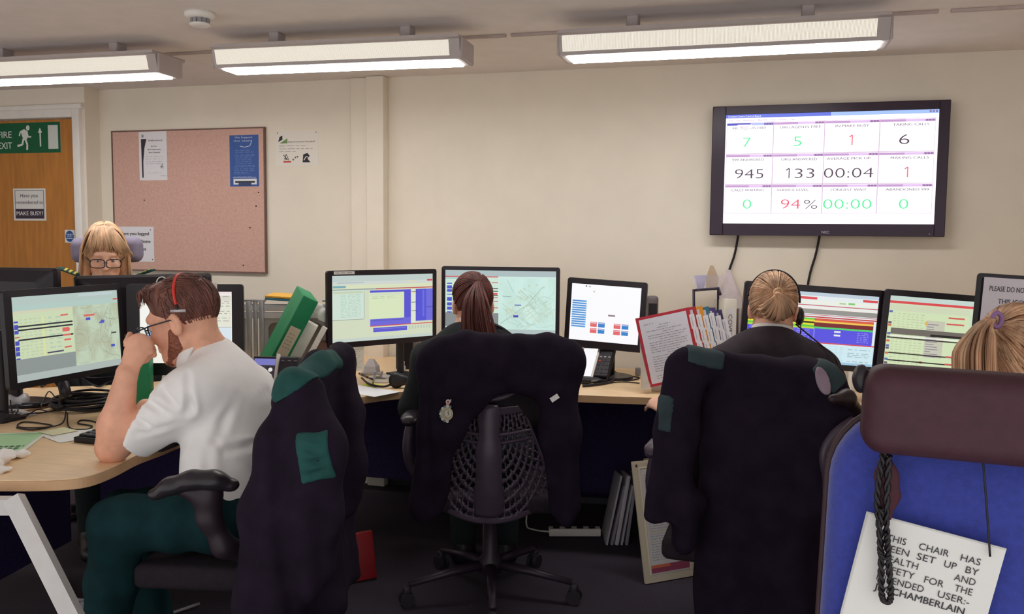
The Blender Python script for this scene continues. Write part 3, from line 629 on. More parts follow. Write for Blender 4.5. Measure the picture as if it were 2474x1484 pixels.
monitor('widescreen with a red bar over a pale green list, beside the blonde ponytail', (p7.x, p7.y, p7.z), 6.0, .54, .335, ((200, 118), (208, 222, 190), art_m7), roll=3.6, bez=(.022, .024, .02, .022))
pI = W(2500, 768, 2.86); s_ = {}
mi, MI = monitor('monitor covered by a PLEASE DO NOT notice, above the blonde ponytail', (pI.x, pI.y, pI.z), -14, .36, .27, None, roll=2.6, bez=(.016, .016, .016, .02))
s = Sheet(100, 80, .315, .238, (226, 220, 228)); s.text('PLEASE DO NOT SWITCH', 6, 60, 15, 6, (70, 64, 72), bold=.01); s.text('THIS ICCS OFF', 15, 52, 29, 6, (70, 64, 72), bold=.01)
q = s.build('paper_notice', PRINT, mi); q.matrix_local = MI @ Matrix.Translation((0, -.002, .004)); q['label'] = 'white paper notice in capitals'
def backmon(label, p, yaw, w, h, roll=0):
    return monitor(label, p, yaw, w, h, None, roll=roll, bez=(.02, .02, .02, .02), group='monitors seen from behind')
pa = W(352, 737, 3.48); backmon('dark monitor seen from behind, in front of the chin of the woman with glasses', (pa.x, pa.y, pa.z), 15.65+180+8, .52, .245, 1.5)
pb = W(55, 728, 3.35); backmon('dark monitor seen from behind, below the fire exit door', (pb.x, pb.y, pb.z), 15.65+180-6, .32, .26, 0)
pc = V((-2.30, 2.02, 1.02)); backmon('edge of a dark monitor cut off beside the map screen', (pc.x, pc.y, pc.z), 112, .50, .335)
# ------------------------------------------------------------------ smooth solids (implicit surfaces meshed on a grid)
def _pd(pr, X, Y, Z):
    k = pr[0]
    if k in 'ck':
        a, b = pr[1], pr[2]; ba = [b[i]-a[i] for i in range(3)]; L2 = max(1e-12, sum(q*q for q in ba))
        px, py, pz = X-a[0], Y-a[1], Z-a[2]; t = (px*ba[0]+py*ba[1]+pz*ba[2])/L2; tc = np.clip(t, 0, 1)
        d = np.sqrt((px-ba[0]*tc)**2+(py-ba[1]*tc)**2+(pz-ba[2]*tc)**2)-(pr[3]+(pr[4]-pr[3])*tc)
        if k == 'k': d = np.maximum(d, (t-1)*math.sqrt(L2))
        return d
    if k in 'fg':       # flattened capsule: half-thickness along the axis = radius * s ('g': flat end)
        a, b, r0, r1, ax, s = pr[1], pr[2], pr[3], pr[4], V(pr[5]).normalized(), pr[6]; ba = [b[i]-a[i] for i in range(3)]; L2 = max(1e-12, sum(q*q for q in ba))
        px, py, pz = X-a[0], Y-a[1], Z-a[2]; t = (px*ba[0]+py*ba[1]+pz*ba[2])/L2; tc = np.clip(t, 0, 1)
        qx, qy, qz = px-ba[0]*tc, py-ba[1]*tc, pz-ba[2]*tc; q = qx*ax[0]+qy*ax[1]+qz*ax[2]; e = 1/(s*s)-1
        R = r0+(r1-r0)*tc; d = (np.sqrt(qx*qx+qy*qy+qz*qz+q*q*e)-R); d = np.where(d > 0, d, d)*min(1, .5+.5*s)
        if k == 'g': d = np.maximum(d, (t-1)*math.sqrt(L2))
        return d
    c = pr[1]; px, py, pz = X-c[0], Y-c[1], Z-c[2]
    R = pr[3] if len(pr) > 3 and pr[3] is not None else None
    if R is not None:
        px, py, pz = [px*R[0][i]+py*R[1][i]+pz*R[2][i] for i in range(3)]
    r = pr[2]
    if k == 'e':
        k0 = np.sqrt((px/r[0])**2+(py/r[1])**2+(pz/r[2])**2); k1 = np.sqrt((px/r[0]**2)**2+(py/r[1]**2)**2+(pz/r[2]**2)**2)
        return k0*(k0-1)/np.maximum(k1, 1e-6)
    rd = pr[4]
    qx, qy, qz = np.abs(px)-r[0]+rd, np.abs(py)-r[1]+rd, np.abs(pz)-r[2]+rd
    return np.sqrt(np.maximum(qx, 0)**2+np.maximum(qy, 0)**2+np.maximum(qz, 0)**2)+np.minimum(np.maximum(qx, np.maximum(qy, qz)), 0)-rd
def _bb(pr):
    if pr[0] in 'ckfg':
        m = max(pr[3], pr[4]); return [min(pr[1][i], pr[2][i])-m for i in range(3)], [max(pr[1][i], pr[2][i])+m for i in range(3)]
    m = max(pr[2])*(1.75 if pr[0] == 'b' else 1.02); return [pr[1][i]-m for i in range(3)], [pr[1][i]+m for i in range(3)]
def sdf(items, h, grow=0, relax=1):
    """items: (prim, k) union | ('-', prim, k) cut away | ('&', prim) keep inside | ('x', point, normal) drop the far side"""
    un = [it for it in items if isinstance(it[0], tuple)]
    lo = np.min([_bb(it[0])[0] for it in un], 0)-3*h-grow; hi = np.max([_bb(it[0])[1] for it in un], 0)+3*h+grow
    for it in items:
        if it[0] == '&':
            a, b = _bb(it[1]); lo = np.maximum(lo, np.array(a)-3*h); hi = np.minimum(hi, np.array(b)+3*h)
    n = np.maximum(4, np.ceil((hi-lo)/h).astype(int)+1); ax = [lo[i]+h*np.arange(n[i]) for i in range(3)]
    D = np.full(n, 1.0, np.float32)
    for it in items:
        if it[0] == 'x':
            p, nn = it[1], V(it[2]).normalized(); pl = ((ax[0]-p[0])*nn[0])[:, None, None]+((ax[1]-p[1])*nn[1])[None, :, None]+((ax[2]-p[2])*nn[2])[None, None, :]
            D = np.maximum(D, pl.astype(np.float32)); continue
        if it[0] == '&':
            D = np.maximum(D, _pd(it[1], ax[0][:, None, None], ax[1][None, :, None], ax[2][None, None, :]).astype(np.float32)); continue
        sub = it[0] == '-'; pr = it[1] if sub else it[0]; k = (it[2] if sub else it[1]) or 1e-4; g = 0 if sub else grow
        a, b = _bb(pr); m = k+3*h+abs(g)
        sl = []
        for i in range(3):
            i0 = max(0, int((a[i]-m-lo[i])/h)); i1 = min(n[i], int((b[i]+m-lo[i])/h)+2); sl.append(slice(i0, max(i0, i1)))
        if any(q.stop <= q.start for q in sl): continue
        d = _pd(pr, ax[0][sl[0]][:, None, None], ax[1][sl[1]][None, :, None], ax[2][sl[2]][None, None, :]).astype(np.float32)-g
        o = D[tuple(sl)]
        if sub: hh = np.clip(.5-.5*(o+d)/k, 0, 1); D[tuple(sl)] = o*(1-hh)-d*hh+k*hh*(1-hh)
        else: hh = np.clip(.5+.5*(o-d)/k, 0, 1); D[tuple(sl)] = o*(1-hh)+d*hh-k*hh*(1-hh)
    D[0] = D[-1] = 1; D[:, 0] = D[:, -1] = 1; D[:, :, 0] = D[:, :, -1] = 1
    s = D < 0; cnt = np.zeros(np.array(D.shape)-1, np.uint8)
    offs = [(i, j, k) for i in (0, 1) for j in (0, 1) for k in (0, 1)]
    def sh(A, o): return A[o[0]:A.shape[0]-1+o[0], o[1]:A.shape[1]-1+o[1], o[2]:A.shape[2]-1+o[2]]
    for o in offs: cnt += sh(s, o)
    act = (cnt > 0) & (cnt < 8); I = np.argwhere(act); idx = np.full(act.shape, -1, np.int64); idx[act] = np.arange(len(I))
    vals = {o: D[I[:, 0]+o[0], I[:, 1]+o[1], I[:, 2]+o[2]] for o in offs}
    P = np.zeros((len(I), 3)); C = np.zeros(len(I))
    for o in offs:
        for axn in range(3):
            if o[axn]: continue
            o2 = list(o); o2[axn] = 1; va, vb = vals[o], vals[tuple(o2)]; m = (va < 0) != (vb < 0); t = np.where(m, va/np.where(m, va-vb, 1), 0)
            q = np.tile(np.array(o, float), (len(I), 1)); q[:, axn] += t; P[m] += q[m]; C[m] += 1
    P = (I+P/C[:, None])*h+lo
    F = []
    for axn in range(3):
        a0 = [slice(0, -1) if i == axn else slice(1, -1) for i in range(3)]; a1 = [slice(1, None) if i == axn else slice(1, -1) for i in range(3)]
        sa, sb = s[tuple(a0)], s[tuple(a1)]; E = np.argwhere(sa != sb)
        if not len(E): continue
        E = E+np.array([0 if i == axn else 1 for i in range(3)]); u, v = [(1, 2), (2, 0), (0, 1)][axn]
        def cell(du, dv):
            e = E.copy(); e[:, u] -= du; e[:, v] -= dv; return idx[e[:, 0], e[:, 1], e[:, 2]]
        q = np.stack([cell(1, 1), cell(0, 1), cell(0, 0), cell(1, 0)], 1)
        fl = ~s[E[:, 0], E[:, 1], E[:, 2]]; q[fl] = q[fl][:, ::-1]; F.append(q)
    F = np.concatenate(F); F = F[(F >= 0).all(1)]
    for _ in range(relax):
        S = np.zeros_like(P); K = np.zeros(len(P))
        for i in range(4):
            a, b = F[:, i], F[:, (i+1) % 4]; np.add.at(S, a, P[b]); np.add.at(K, a, 1); np.add.at(S, b, P[a]); np.add.at(K, b, 1)
        P = P*.5+S/np.maximum(K, 1)[:, None]*.5
    return P, F
def vnorm(P, F):
    nn = np.cross(P[F[:, 2]]-P[F[:, 0]], P[F[:, 3]]-P[F[:, 1]]); N = np.zeros_like(P)
    for i in range(4): np.add.at(N, F[:, i], nn)
    return N/np.maximum(np.linalg.norm(N, axis=1), 1e-9)[:, None]
def creases(P, N, cr):           # cr: (p0, p1, width, depth)
    for p0, p1, w, dp in cr:
        p0, p1 = np.array(p0), np.array(p1); ba = p1-p0; t = np.clip(((P-p0)@ba)/max(1e-9, ba@ba), 0, 1)
        d = np.linalg.norm(P-(p0+t[:, None]*ba), axis=1)/w; P = P-N*(dp*np.exp(-d*d)-.45*dp*np.exp(-(d-1.7)**2))[:, None]*(np.sin(PI*np.clip(t, .12, .88)))[:, None]
    return P
def folds(P, N, amp, fr=26, seed=0, zf=.25, top=None, bot=None):   # hanging-cloth folds, stronger towards the hem
    o = np.zeros(len(P))
    for i, p in enumerate(P):
        n1 = noise.noise(V((p[0]*3.1+seed, p[1]*3.1, p[2]*1.2))); o[i] = .8*math.sin((p[0]*.8+p[1]*.6)*fr+n1*5+p[2]*fr*zf*.3)+.7*noise.noise(V((p[0]*14, p[1]*14+seed, p[2]*4)))+.9*(.35-abs(noise.noise(V((p[0]*9+seed, p[1]*9+p[2]*3.5, p[2]*6.5)))))
    w = 1.0
    if top is not None: w = np.clip((top-P[:, 2])/(top-bot), .3, 1)
    return P+N*(o*amp*w)[:, None]
def solid(name, items, h, mat, parent=None, grow=0, relax=1, cr=None, fold=None, origin=None):
    P, F = sdf(items, h, grow, relax)
    if any(it[0] == '&' for it in items):       # a sewn-on patch is one piece of cloth
        lab = np.arange(len(P))
        for _ in range(400):
            m = lab[F].min(1); old = lab.copy()
            for i in range(4): np.minimum.at(lab, F[:, i], m)
            if (old == lab).all(): break
        b_ = np.bincount(lab).argmax(); F = F[lab[F[:, 0]] == b_]; ke = lab == b_; re = np.cumsum(ke)-1; P = P[ke]; F = re[F]
    if cr or fold:
        N = vnorm(P, F)
        if fold: P = folds(P, N, **fold)
        if cr: P = creases(P, N, cr)
    o = V(origin) if origin is not None else (parent.matrix_world.translation if parent else V((0, 0, 0)))
    if parent and origin is None: bpy.context.view_layer.update(); inv = parent.matrix_world.inverted()
    else: inv = Matrix.Translation(-o)
    A = np.array(inv); P = P@A[:3, :3].T+A[:3, 3]
    me = bpy.data.meshes.new(name); me.from_pydata(P.tolist(), [], F.tolist()); me.polygons.foreach_set('use_smooth', [True]*len(me.polygons)); me.materials.append(mat)
    ob = bpy.data.objects.new(name, me); COL.objects.link(ob)
    if parent: ob.parent = parent
    elif origin is not None: ob.location = o
    return ob
def cap(a, b, r0, r1=None): return ('c', tuple(a), tuple(b), r0, r0 if r1 is None else r1)
def chain(pts, rs, k=.02): return [(cap(pts[i], pts[i+1], rs[i], rs[i+1]), k) for i in range(len(pts)-1)]
CAMR = Matrix(((_rt.x, _f.x, -_dn.x), (_rt.y, _f.y, -_dn.y), (_rt.z, _f.z, -_dn.z)))   # columns right, away, up
def place(parent): bpy.context.view_layer.update(); return parent.matrix_world.inverted()
def wbuild(mb, name, mat, parent, **kw):       # geometry given in room coordinates, re-expressed under its parent
    inv = place(parent); mb.v = [inv @ v for v in mb.v]; return mb.build(name, mat, parent, **kw)

T1 = V((-.17, .985, 0)).normalized()
def slab(c, ax, up, hw, ht, hh, rd):       # rounded slab: thickness along ax, height along up
    ax = V(ax).normalized(); up = V(up); up = (up-ax*up.dot(ax)).normalized(); w = up.cross(ax)
    return ('b', tuple(c), (hw, ht, hh), Matrix(((w.x, ax.x, up.x), (w.y, ax.y, up.y), (w.z, ax.z, up.z))), rd)
# ------------------------------------------------------------------ chairs
m_mesh = pm('chair_mesh_black', (30, 22, 28), .7, .12, 90, .3, 400)
m_seat = pm('seat_fabric', (34, 26, 34), .9, .15, 60, .3, 300)
m_arm = pm('armrest_vinyl', (40, 36, 42), .32, .06, 30)
m_frame = pm('chair_frame', (74, 62, 76), .36, .06, 30)
def star_base(t, r=.31, z0=0, mat=m_black, a0=.3):
    for i in range(5):
        a = a0+i*2*PI/5; c, s = math.cos(a), math.sin(a); b = MB()
        b.tube([(c*.03, s*.03, .12), (c*.16, s*.16, .108), (c*(r-.01), s*(r-.01), .082)], [.024, .02, .014], 8, flat=.8); arm = b.build('base_arm', mat, t)
        w = MB(); w.cyl((c*r-s*.022, s*r+c*.022, .028), (c*r-s*.007, s*r+c*.007, .028), .028); w.cyl((c*r+s*.007, s*r-c*.007, .028), (c*r+s*.022, s*r-c*.022, .028), .028); w.box((c*r, s*r, .05), (.03, .03, .05), (0, 0, a), bev=.008); w.build('caster', m_dark, arm)
    b = MB(); b.lathe([(.045, .09), (.045, .14), (.03, .16), (.028, .40)]); b.build('gas_column', mat, t)
def seat_pad(t, z=.47, w=.49, d=.46, mat=m_seat):
    b = MB(); b.box((0, 0, z-.045), (w, d, .07), bev=.03, seg=4); b.build('seat', mat, t); MB().box((0, -.02, z-.095), (.2, .26, .05), bev=.01).build('mechanism', m_dark, t)
def armrests(t, w=.29, z=.68, y=.0, mat=m_arm, sides=(-1, 1)):
    for s_ in sides:
        b = MB(); b.tube([(s_*w, y-.13, z-.005), (s_*w, y-.08, z+.004), (s_*w*.98, y+.02, z+.003), (s_*w*.96, y+.11, z-.012)], [.024, .036, .038, .026], 12, flat=.5, up=(0, 0, 1)); a = b.build('armrest', mat, t)
        p = MB(); p.tube(crv([(s_*w, y-.01, z-.01), (s_*(w+.015), y-.03, z-.12), (s_*(w-.01), y-.01, z-.22), (s_*(w-.09), y, z-.26)], 5), [.02]*15+[.022], 8); p.build('armrest_post', m_frame, a)

# the man's chair
CH1 = V((-1.46, 2.245, 0)); F1 = V((-.98, -.2, 0)).normalized(); rz1 = math.atan2(-F1.x, F1.y)
t1 = thing('office_chair', 'black office chair with one padded armrest under the man in the white shirt', 'office chair', CH1, rz1)
star_base(t1); seat_pad(t1, .475, .48, .46)
b = MB(); b.box((0, -.255, .76), (.40, .05, .50), (.10, 0, 0), bev=.03, seg=3); b.build('backrest', m_seat, t1); b = MB(); b.tube([(0, -.1, .40), (0, -.22, .44), (0, -.262, .60)], .03, 8); b.build('back_bracket', m_dark, t1)
ap = [W(556, 1172, 2.27), W(515, 1160, 2.26), W(465, 1160, 2.25), (W(415, 1174, 2.25)), W(378, 1194, 2.25)]
am = solid('armrest', [(('f', tuple(ap[i]), tuple(ap[i+1]), (.024, .033, .033, .03, .022)[i], (.024, .033, .033, .03, .022)[i+1], (0, 0, 1), .72), .015) for i in range(4)], .004, m_arm, t1)
pb_ = chain([W(505, 1180, 2.28), W(505, 1250, 2.29), W(540, 1320, 2.31), W(590, 1335, 2.36)], [.034, .028, .026, .03], .03)
solid('armrest_post', pb_+[(cap(W(430, 1180, 2.26), W(500, 1200, 2.28), .016, .03), .03)], .005, pm('arm_bracket', (44, 34, 42), .5), am)

# the ponytailed woman's chair: slotted shell back on a central spine
CH2 = V((-.955, 3.13, 0)); F2 = V((-.27, .963, 0)).normalized(); rz2 = math.atan2(-F2.x, F2.y)
t2 = thing('office_chair', 'black office chair with a slotted shell back and curved spine under the ponytailed woman', 'office chair', CH2, rz2)
star_base(t2, .33, a0=1.0, mat=pm('chair_base_plastic', (48, 38, 50), .4)); seat_pad(t2, .465, .48, .44)
b = MB()
def shell(u, v):      # u across, v from the bottom rim up
    w = .235*(1-.52*v**1.3); x = (u*2-1)*w; z = .425+v*.36-.062*(1-(u*2-1)**2)*(1-v); y = -.235-.035*v+.11*((u*2-1)**2)*(1-v*.5)
    return (x, y-.02*(1-v), z)
NU, NV = 88, 60
def slot(i, j):
    u = (i+.5)/NU*2-1; v = (j+.5)/NV; x = abs(u)
    if x < .16 or x > .965 or v < .05 or v > .94: return False
    rr_ = math.hypot(x-.10, (1-v)*1.15-.05); an = math.atan2((1-v)*1.15-.05, x-.10)
    q = rr_/.098; row = int(q); fr = q-row
    if fr < .38 or row < 1: return False
    n = 2.2+row*1.55; ph = (an/(PI/2)*n+.5*(row % 2)) % 1
    return ph > .2
b.grid(shell, NU, NV, slot); b.build('shell_back', m_frame, t2, solid=.006)
b = MB(); b.tube(crv([(0, -.255, .40), (0, -.292, .52), (0, -.305, .68), (0, -.30, .80)], 5), [.052]*5+[.046]*5+[.036]*5+[.03], 12, flat=.5, up=(0, 1, 0)); b.build('spine', m_frame, t2)
b = MB(); b.tube(crv([(-.10, -.315, .852), (-.05, -.325, .832), (0, -.328, .824), (.06, -.325, .836), (.125, -.315, .868)], 5), [.006]*5+[.009]*11+[.006]*5, 8); b.build('yoke_arm', m_frame, t2)
b = MB(); b.grid(lambda u, v: ((u*2-1)*(.20-.03*v), -.232-.05*v+.07*(u*2-1)**2, .70+v*.31), 12, 10); b.build('mesh_back', m_mesh, t2, solid=.008)
for z, w in ((.695, .145), (.665, .135)):
    b = MB(); b.tube(crv([(-w, -.245, z+.006), (0, -.285, z-.006), (w, -.245, z+.006)], 5), .006, 6); b.build('lumbar_bar', m_frame, t2)
armrests(t2, .30, .70, .0)

# the blonde-bun woman's chair
CH3 = V((.0, 2.86, 0)); F3 = V((.03, 1, 0)).normalized(); rz3 = math.atan2(-F3.x, F3.y)
t3 = thing('office_chair', 'black office chair hidden under a draped jacket, beneath the woman with the blonde bun', 'office chair', CH3, rz3)
star_base(t3, .33, a0=.75); seat_pad(t3, .47, .50, .46)
b = MB(); b.box((0, -.195, .72), (.40, .045, .48), (.08, 0, 0), bev=.02, seg=3); b.build('backrest', m_seat, t3); b = MB(); b.tube([(0, -.1, .40), (0, -.19, .42), (0, -.205, .56)], .032, 8); b.build('back_bracket', m_dark, t3)
armrests(t3, .30, .69, .03, m_frame, (-1,))
# right armrest that loops out past the jacket
R3 = [W(2012, 1000, 2.42), W(2040, 960, 2.46), W(2072, 985, 2.5), W(2085, 1030, 2.52)]
ar = solid('armrest', chain([W(2012, 965, 2.38), W(2046, 962, 2.42), W(2078, 1000, 2.5)], [.014, .019, .016], .03), .004, pm('brown_black_vinyl', (44, 28, 34), .4), t3)
b = MB(); b.tube(crv([W(2060, 1015, 2.44), W(2015, 1050, 2.42), W(1990, 1100, 2.42), W(1998, 1165, 2.44), W(1990, 1230, 2.5)], 5), .013, 8); wbuild(b, 'armrest_post', m_frame, ar)

# blue chair in the foreground with a dark headrest
CH4 = V((.44, 1.70, 0)); F4 = V((.02, 1, 0)).normalized(); rz4 = math.atan2(-F4.x, F4.y)
t4 = thing('office_chair', 'blue upholstered office chair with a dark brown headrest, under the woman at the frame edge', 'office chair', CH4, rz4)
m_blue = pm('blue_upholstery', (50, 62, 150), .85, .08, 90, .35, 420, sheen=.3)
m_head = pm('headrest_brown', (62, 30, 40), .6, .08, 60, .12, 300)
star_base(t4, .33); seat_pad(t4, .47, .52, .5, m_blue)
bc = W(2440, 1250, 1.33); R4 = Matrix.Rotation(rz4, 3, 'Z') @ Matrix.Rotation(.06, 3, 'X')
yb = bc.y
def round_out(x0, x1, z0, z1, rad, tp=0, n=8):
    o = []
    for cx, cz, a0 in ((x1-rad, z1-rad, 0), (x0+rad, z1-rad, PI/2), (x0+rad*.5, z0+rad*.5, PI), (x1-rad*.5, z0+rad*.5, 1.5*PI)):
        q = rad if cz > (z0+z1)/2 else rad*.5
        for k in range(n+1): a = a0+PI/2*k/n; x = cx+q*math.cos(a); z = cz+q*math.sin(a); o.append((x+tp*(z1-z)/(z1-z0)*(1 if x > (x0+x1)/2 else -1), z))
    return o
def cushion(out, y0, y1, mid, puff, n=5):
    rings = []; cx = sum(p[0] for p in out)/len(out); cz = sum(p[1] for p in out)/len(out)
    for k in range(n*2+1):
        t = k/(n*2); y = y0+(y1-y0)*t; e = 1-puff*abs(2*t-1)**2.6; rings.append([(cx+(p[0]-cx)*e, y, cz+(p[1]-cz)*(1-(1-e)*.7)) for p in out])
    return rings
lb_ = W(2016, 1075, 1.34).x
ou = round_out(lb_, 2*bc.x-lb_, .40, 1.125, .115, .018)
b = MB(); b.loft(cushion(ou, yb-.06, yb+.02, 0, .085)); wbuild(b, 'backrest', m_blue, t4)
ou2 = round_out(lb_+.012, 2*bc.x-lb_-.012, .41, 1.117, .11, .018)
b = MB(); b.loft(cushion(ou2, yb+.018, yb+.055, 0, .05)); wbuild(b, 'back_shell', pm('shell_maroon_black', (44, 26, 32), .5), t4)
b = MB(); b.tube([(p[0], yb-.005, p[1]) for p in round_out(lb_-.001, 2*bc.x-lb_+.001, .40, 1.126, .115, .018)], .006, 6, True); wbuild(b, 'piping', pm('piping_brown', (58, 38, 42), .6), t4)
b = MB(); b.tube([(bc.x, yb+.25, .40), (bc.x, yb+.06, .42), (bc.x, yb+.06, .6)], .03, 8); wbuild(b, 'back_bracket', m_dark, t4)
hc = W(2350, 978, 1.26); hw = .165
hl = W(2092, 978, 1.26); hx = hl.x+.175
solid('headrest', [(('b', (hx, hl.y+.015, 1.132), (.178, .042, .064), Matrix.Rotation(.03, 3, 'Y'), .03), .01)], .005, m_head, t4)
solid('tilt_knob', [(('e', tuple(W(2080, 915, 1.29)), (.012, .018, .022), None), .005), (cap(W(2080, 915, 1.29), W(2110, 915, 1.29), .010), .006)], .003, m_arm, t4)
b = MB(); b.tube([(bc.x, yb+.04, .98), (bc.x, yb+.05, 1.1)], .018, 8); wbuild(b, 'headrest_post', m_dark, t4)

# the chair behind the far monitors
CH5 = W(256, 605, 4.12); F5 = V((.62, -.78, 0)).normalized(); rz5 = math.atan2(-F5.x, F5.y)
t5 = thing('office_chair', 'chair with a lilac grey headrest behind the woman with glasses', 'office chair', (CH5.x+.14, CH5.y-.18, 0), rz5)
star_base(t5); seat_pad(t5, .50, .48, .46)
b = MB(); b.box((0, -.26, .80), (.44, .05, .5), (.06, 0, 0), bev=.03, seg=3); b.build('backrest', m_seat, t5)
m_lil = pm('lilac_grey_fabric', (134, 126, 148), .8, .05, 50, .1, 300)
hA, hB = W(192, 597, 4.10), W(325, 607, 4.14)
hx5 = V((F5.y, -F5.x, 0)); hx5 = V((_rt.x, _rt.y, 0)).normalized()
solid('headrest', [(slab((hA+hB)/2+V((0, 0, -.004)), hx5.cross(V((0, 0, 1))), (-.02*_rt.x, -.02*_rt.y, 1), .168, .04, .060, .038), .01)], .005, m_lil, t5)
b = MB(); b.tube([(0, -.26, 1.0), (0, -.25, 1.30)], .02, 8); b.build('headrest_post', m_dark, t5)

# ------------------------------------------------------------------ jackets over the chair backs
m_jack = pm('navy_jacket', (31, 22, 37), .92, .18, 14, .25, 260, spec=.15)
m_jgrn = pm('green_jacket_panel', (22, 74, 70), .85, .12, 20, .2, 260)
m_jgry = pm('slate_jacket_panel', (46, 62, 66), .85, .12, 20, .2, 260)
N1 = V((.98, .2, 0)).normalized()
j1 = chain([W(710, 944, 2.22), W(770, 888, 2.40), W(828, 856, 2.58)], [.036, .040, .032], .04)
j1 += [(slab(V((-1.155, 2.135, .665)), N1+V((0, 0, .10)), (.0, -.04, 1), .150, .06, .33, .05), .05)]
j1 += chain([W(708, 938, 2.2), W(676, 1080, 2.17), W(650, 1230, 2.14), W(650, 1440, 2.16), W(655, 1560, 2.16)], [.036, .052, .062, .07, .075], .05)
j1 += chain([W(745, 950, 2.2), W(770, 1090, 2.13), W(756, 1240, 2.13), W(748, 1380, 2.16)], [.042, .06, .062, .06], .05)
j1 += chain([W(826, 866, 2.57), W(842, 1000, 2.5), W(846, 1120, 2.46), W(832, 1225, 2.44)], [.032, .042, .044, .036], .04)
to = W(760, 900, 2.35); tj1 = thing('jacket', 'dark navy jacket with green shoulder and square green sleeve patch, draped behind the man', 'jacket', (to.x, to.y, .40))
fo = dict(amp=.013, fr=62, seed=1, top=1.0, bot=.35)
solid('jacket_body', j1, .0075, m_jack, tj1, fold=fo)
solid('shoulder_yoke', j1+[('&', ('b', tuple(W(728, 907, 2.28)), (.074, .2, .034), CAMR @ Matrix.Rotation(-.60, 3, 'Y'), .02))], .006, m_jgrn, tj1, grow=.004, fold=fo)
solid('sleeve_patch', j1+[('&', ('b', tuple(W(757, 1106, 2.06)), (.037, .07, .058), CAMR @ Matrix.Rotation(-.16, 3, 'Y'), .004))], .004, m_jgrn, tj1, grow=.004, fold=fo, cr=[(W(725, 1080, 2.06), W(770, 1095, 2.06), .008, .006), (W(740, 1120, 2.06), W(790, 1110, 2.06), .008, .006), (W(735, 1150, 2.06), W(785, 1140, 2.06), .008, .005)])

N2 = -F2
j2 = chain([W(1050, 858, 2.96), W(1130, 848, 2.94), W(1230, 858, 2.95), W(1320, 850, 2.98), W(1375, 862, 3.0)], [.045, .05, .04, .045, .05], .03)
j2 += [(('f', tuple(W(1130, 880, 2.93)), tuple(W(1320, 885, 2.97)), .10, .10, tuple(N2), .4), .05), (('f', tuple(W(1100, 900, 2.93)), tuple(W(1130, 960, 2.93)), .09, .07, tuple(N2), .45), .05)]
j2 += [(('f', tuple(W(1062, 890, 2.94)), tuple(W(1066, 1040, 2.92)), .072, .070, tuple(N2), .5), .05), (('f', tuple(W(1066, 1040, 2.92)), tuple(W(1030, 1225, 2.96)), .070, .055, tuple(N2), .5), .04)]
j2 += [(('f', tuple(W(1346, 890, 2.98)), tuple(W(1356, 1050, 2.98)), .072, .066, tuple(N2), .5), .05), (('f', tuple(W(1356, 1050, 2.98)), tuple(W(1366, 1225, 3.0)), .066, .062, tuple(N2), .45), .04)]
to = W(1215, 900, 2.96); tj2 = thing('jacket', 'dark navy jacket with an embroidered crest, draped behind the ponytailed woman', 'jacket', (to.x, to.y, .5))
cr2 = [(W(1170, 880, 2.88), W(1260, 935, 2.88), .014, .012), (W(1195, 905, 2.88), W(1230, 900, 2.88), .012, .01), (W(1100, 870, 2.88), W(1105, 1000, 2.86), .02, .012), (W(1300, 880, 2.9), W(1315, 1100, 2.92), .02, .012), (W(1030, 900, 2.9), W(1035, 1150, 2.9), .015, .01)]
solid('jacket_body', j2, .007, m_jack, tj2, cr=cr2, fold=dict(amp=.011, fr=60, seed=4, top=1.0, bot=.5))
P = W(1075, 990, 2.862)
bd = Sheet(60, 100, .052, .088, None, gap=.0004)
gold, silv = (196, 184, 150), (208, 208, 206)
bd.disc(42, 20, 9, 9, (226, 206, 196)); bd.disc(42, 20, 5, 4, (150, 90, 100), 3); bd.rect(34, 26, 46, 38, (214, 150, 146), 2); bd.line([(52, 10), (52, 20)], 3, silv)
for k in range(10):
    a = math.radians(70+k*22); x, y = 40+26*math.cos(a), 66-28*math.sin(a); bd.disc(x, y, 6, 6, silv if k % 2 else (120, 140, 140), 2, 10)
bd.disc(38, 66, 23, 25, gold, 3); bd.disc(39, 66, 18, 20, (176, 170, 146), 4); bd.disc(42, 64, 12, 14, (214, 210, 196), 5); bd.line([(40, 54), (46, 56), (40, 62), (47, 64), (41, 72)], 2, (80, 60, 60), 6)
q = bd.build('crest', PRINT, tj2); q.matrix_world = Matrix.Translation(P) @ Matrix.Rotation(rz2, 4, 'Z')
lb = MB(); lb.box((0, 0, 0), (.03, .002, .017)); q = lb.build('name_tag', m_paper, tj2); q.matrix_world = Matrix.Translation(W(1340, 962, 2.925)) @ Matrix.Rotation(rz2, 4, 'Z') @ Matrix.Rotation(-.6, 4, 'Y'); q['label'] = 'white tag'

N3 = -F3
j3 = chain([W(1662, 880, 2.56), W(1740, 880, 2.56), W(1850, 898, 2.56), W(1950, 900, 2.56), W(1990, 920, 2.56)], [.042, .036, .03, .036, .045], .03)
j3 += [(slab(W(1834, 1215, 2.57), N3+V((0, 0, .06)), (0, 0, 1), .172, .055, .42, .045), .05)]
j3 += [(('f', tuple(W(1655, 895, 2.55)), tuple(W(1635, 1040, 2.53)), .058, .06, tuple(N3), .6), .04), (('g', tuple(W(1635, 1040, 2.53)), tuple(W(1612, 1262, 2.53)), .062, .066, tuple(N3), .55), .03)]
j3 += chain([W(1668, 1220, 2.53), W(1655, 1300, 2.53)], [.05, .038], .03)
j3 += chain([W(1998, 925, 2.53), W(2016, 985, 2.5), W(1995, 1090, 2.5), W(1960, 1250, 2.52)], [.045, .045, .05, .06], .05)
to = W(1820, 900, 2.56); tj3 = thing('jacket', 'dark jacket with green shoulder panels hung over the chair below the blonde bun', 'jacket', (to.x, to.y, .4))
fo3 = dict(amp=.012, fr=54, seed=9, top=1.0, bot=.4)
solid('jacket_body', j3, .0075, m_jack, tj3, fold=fo3)
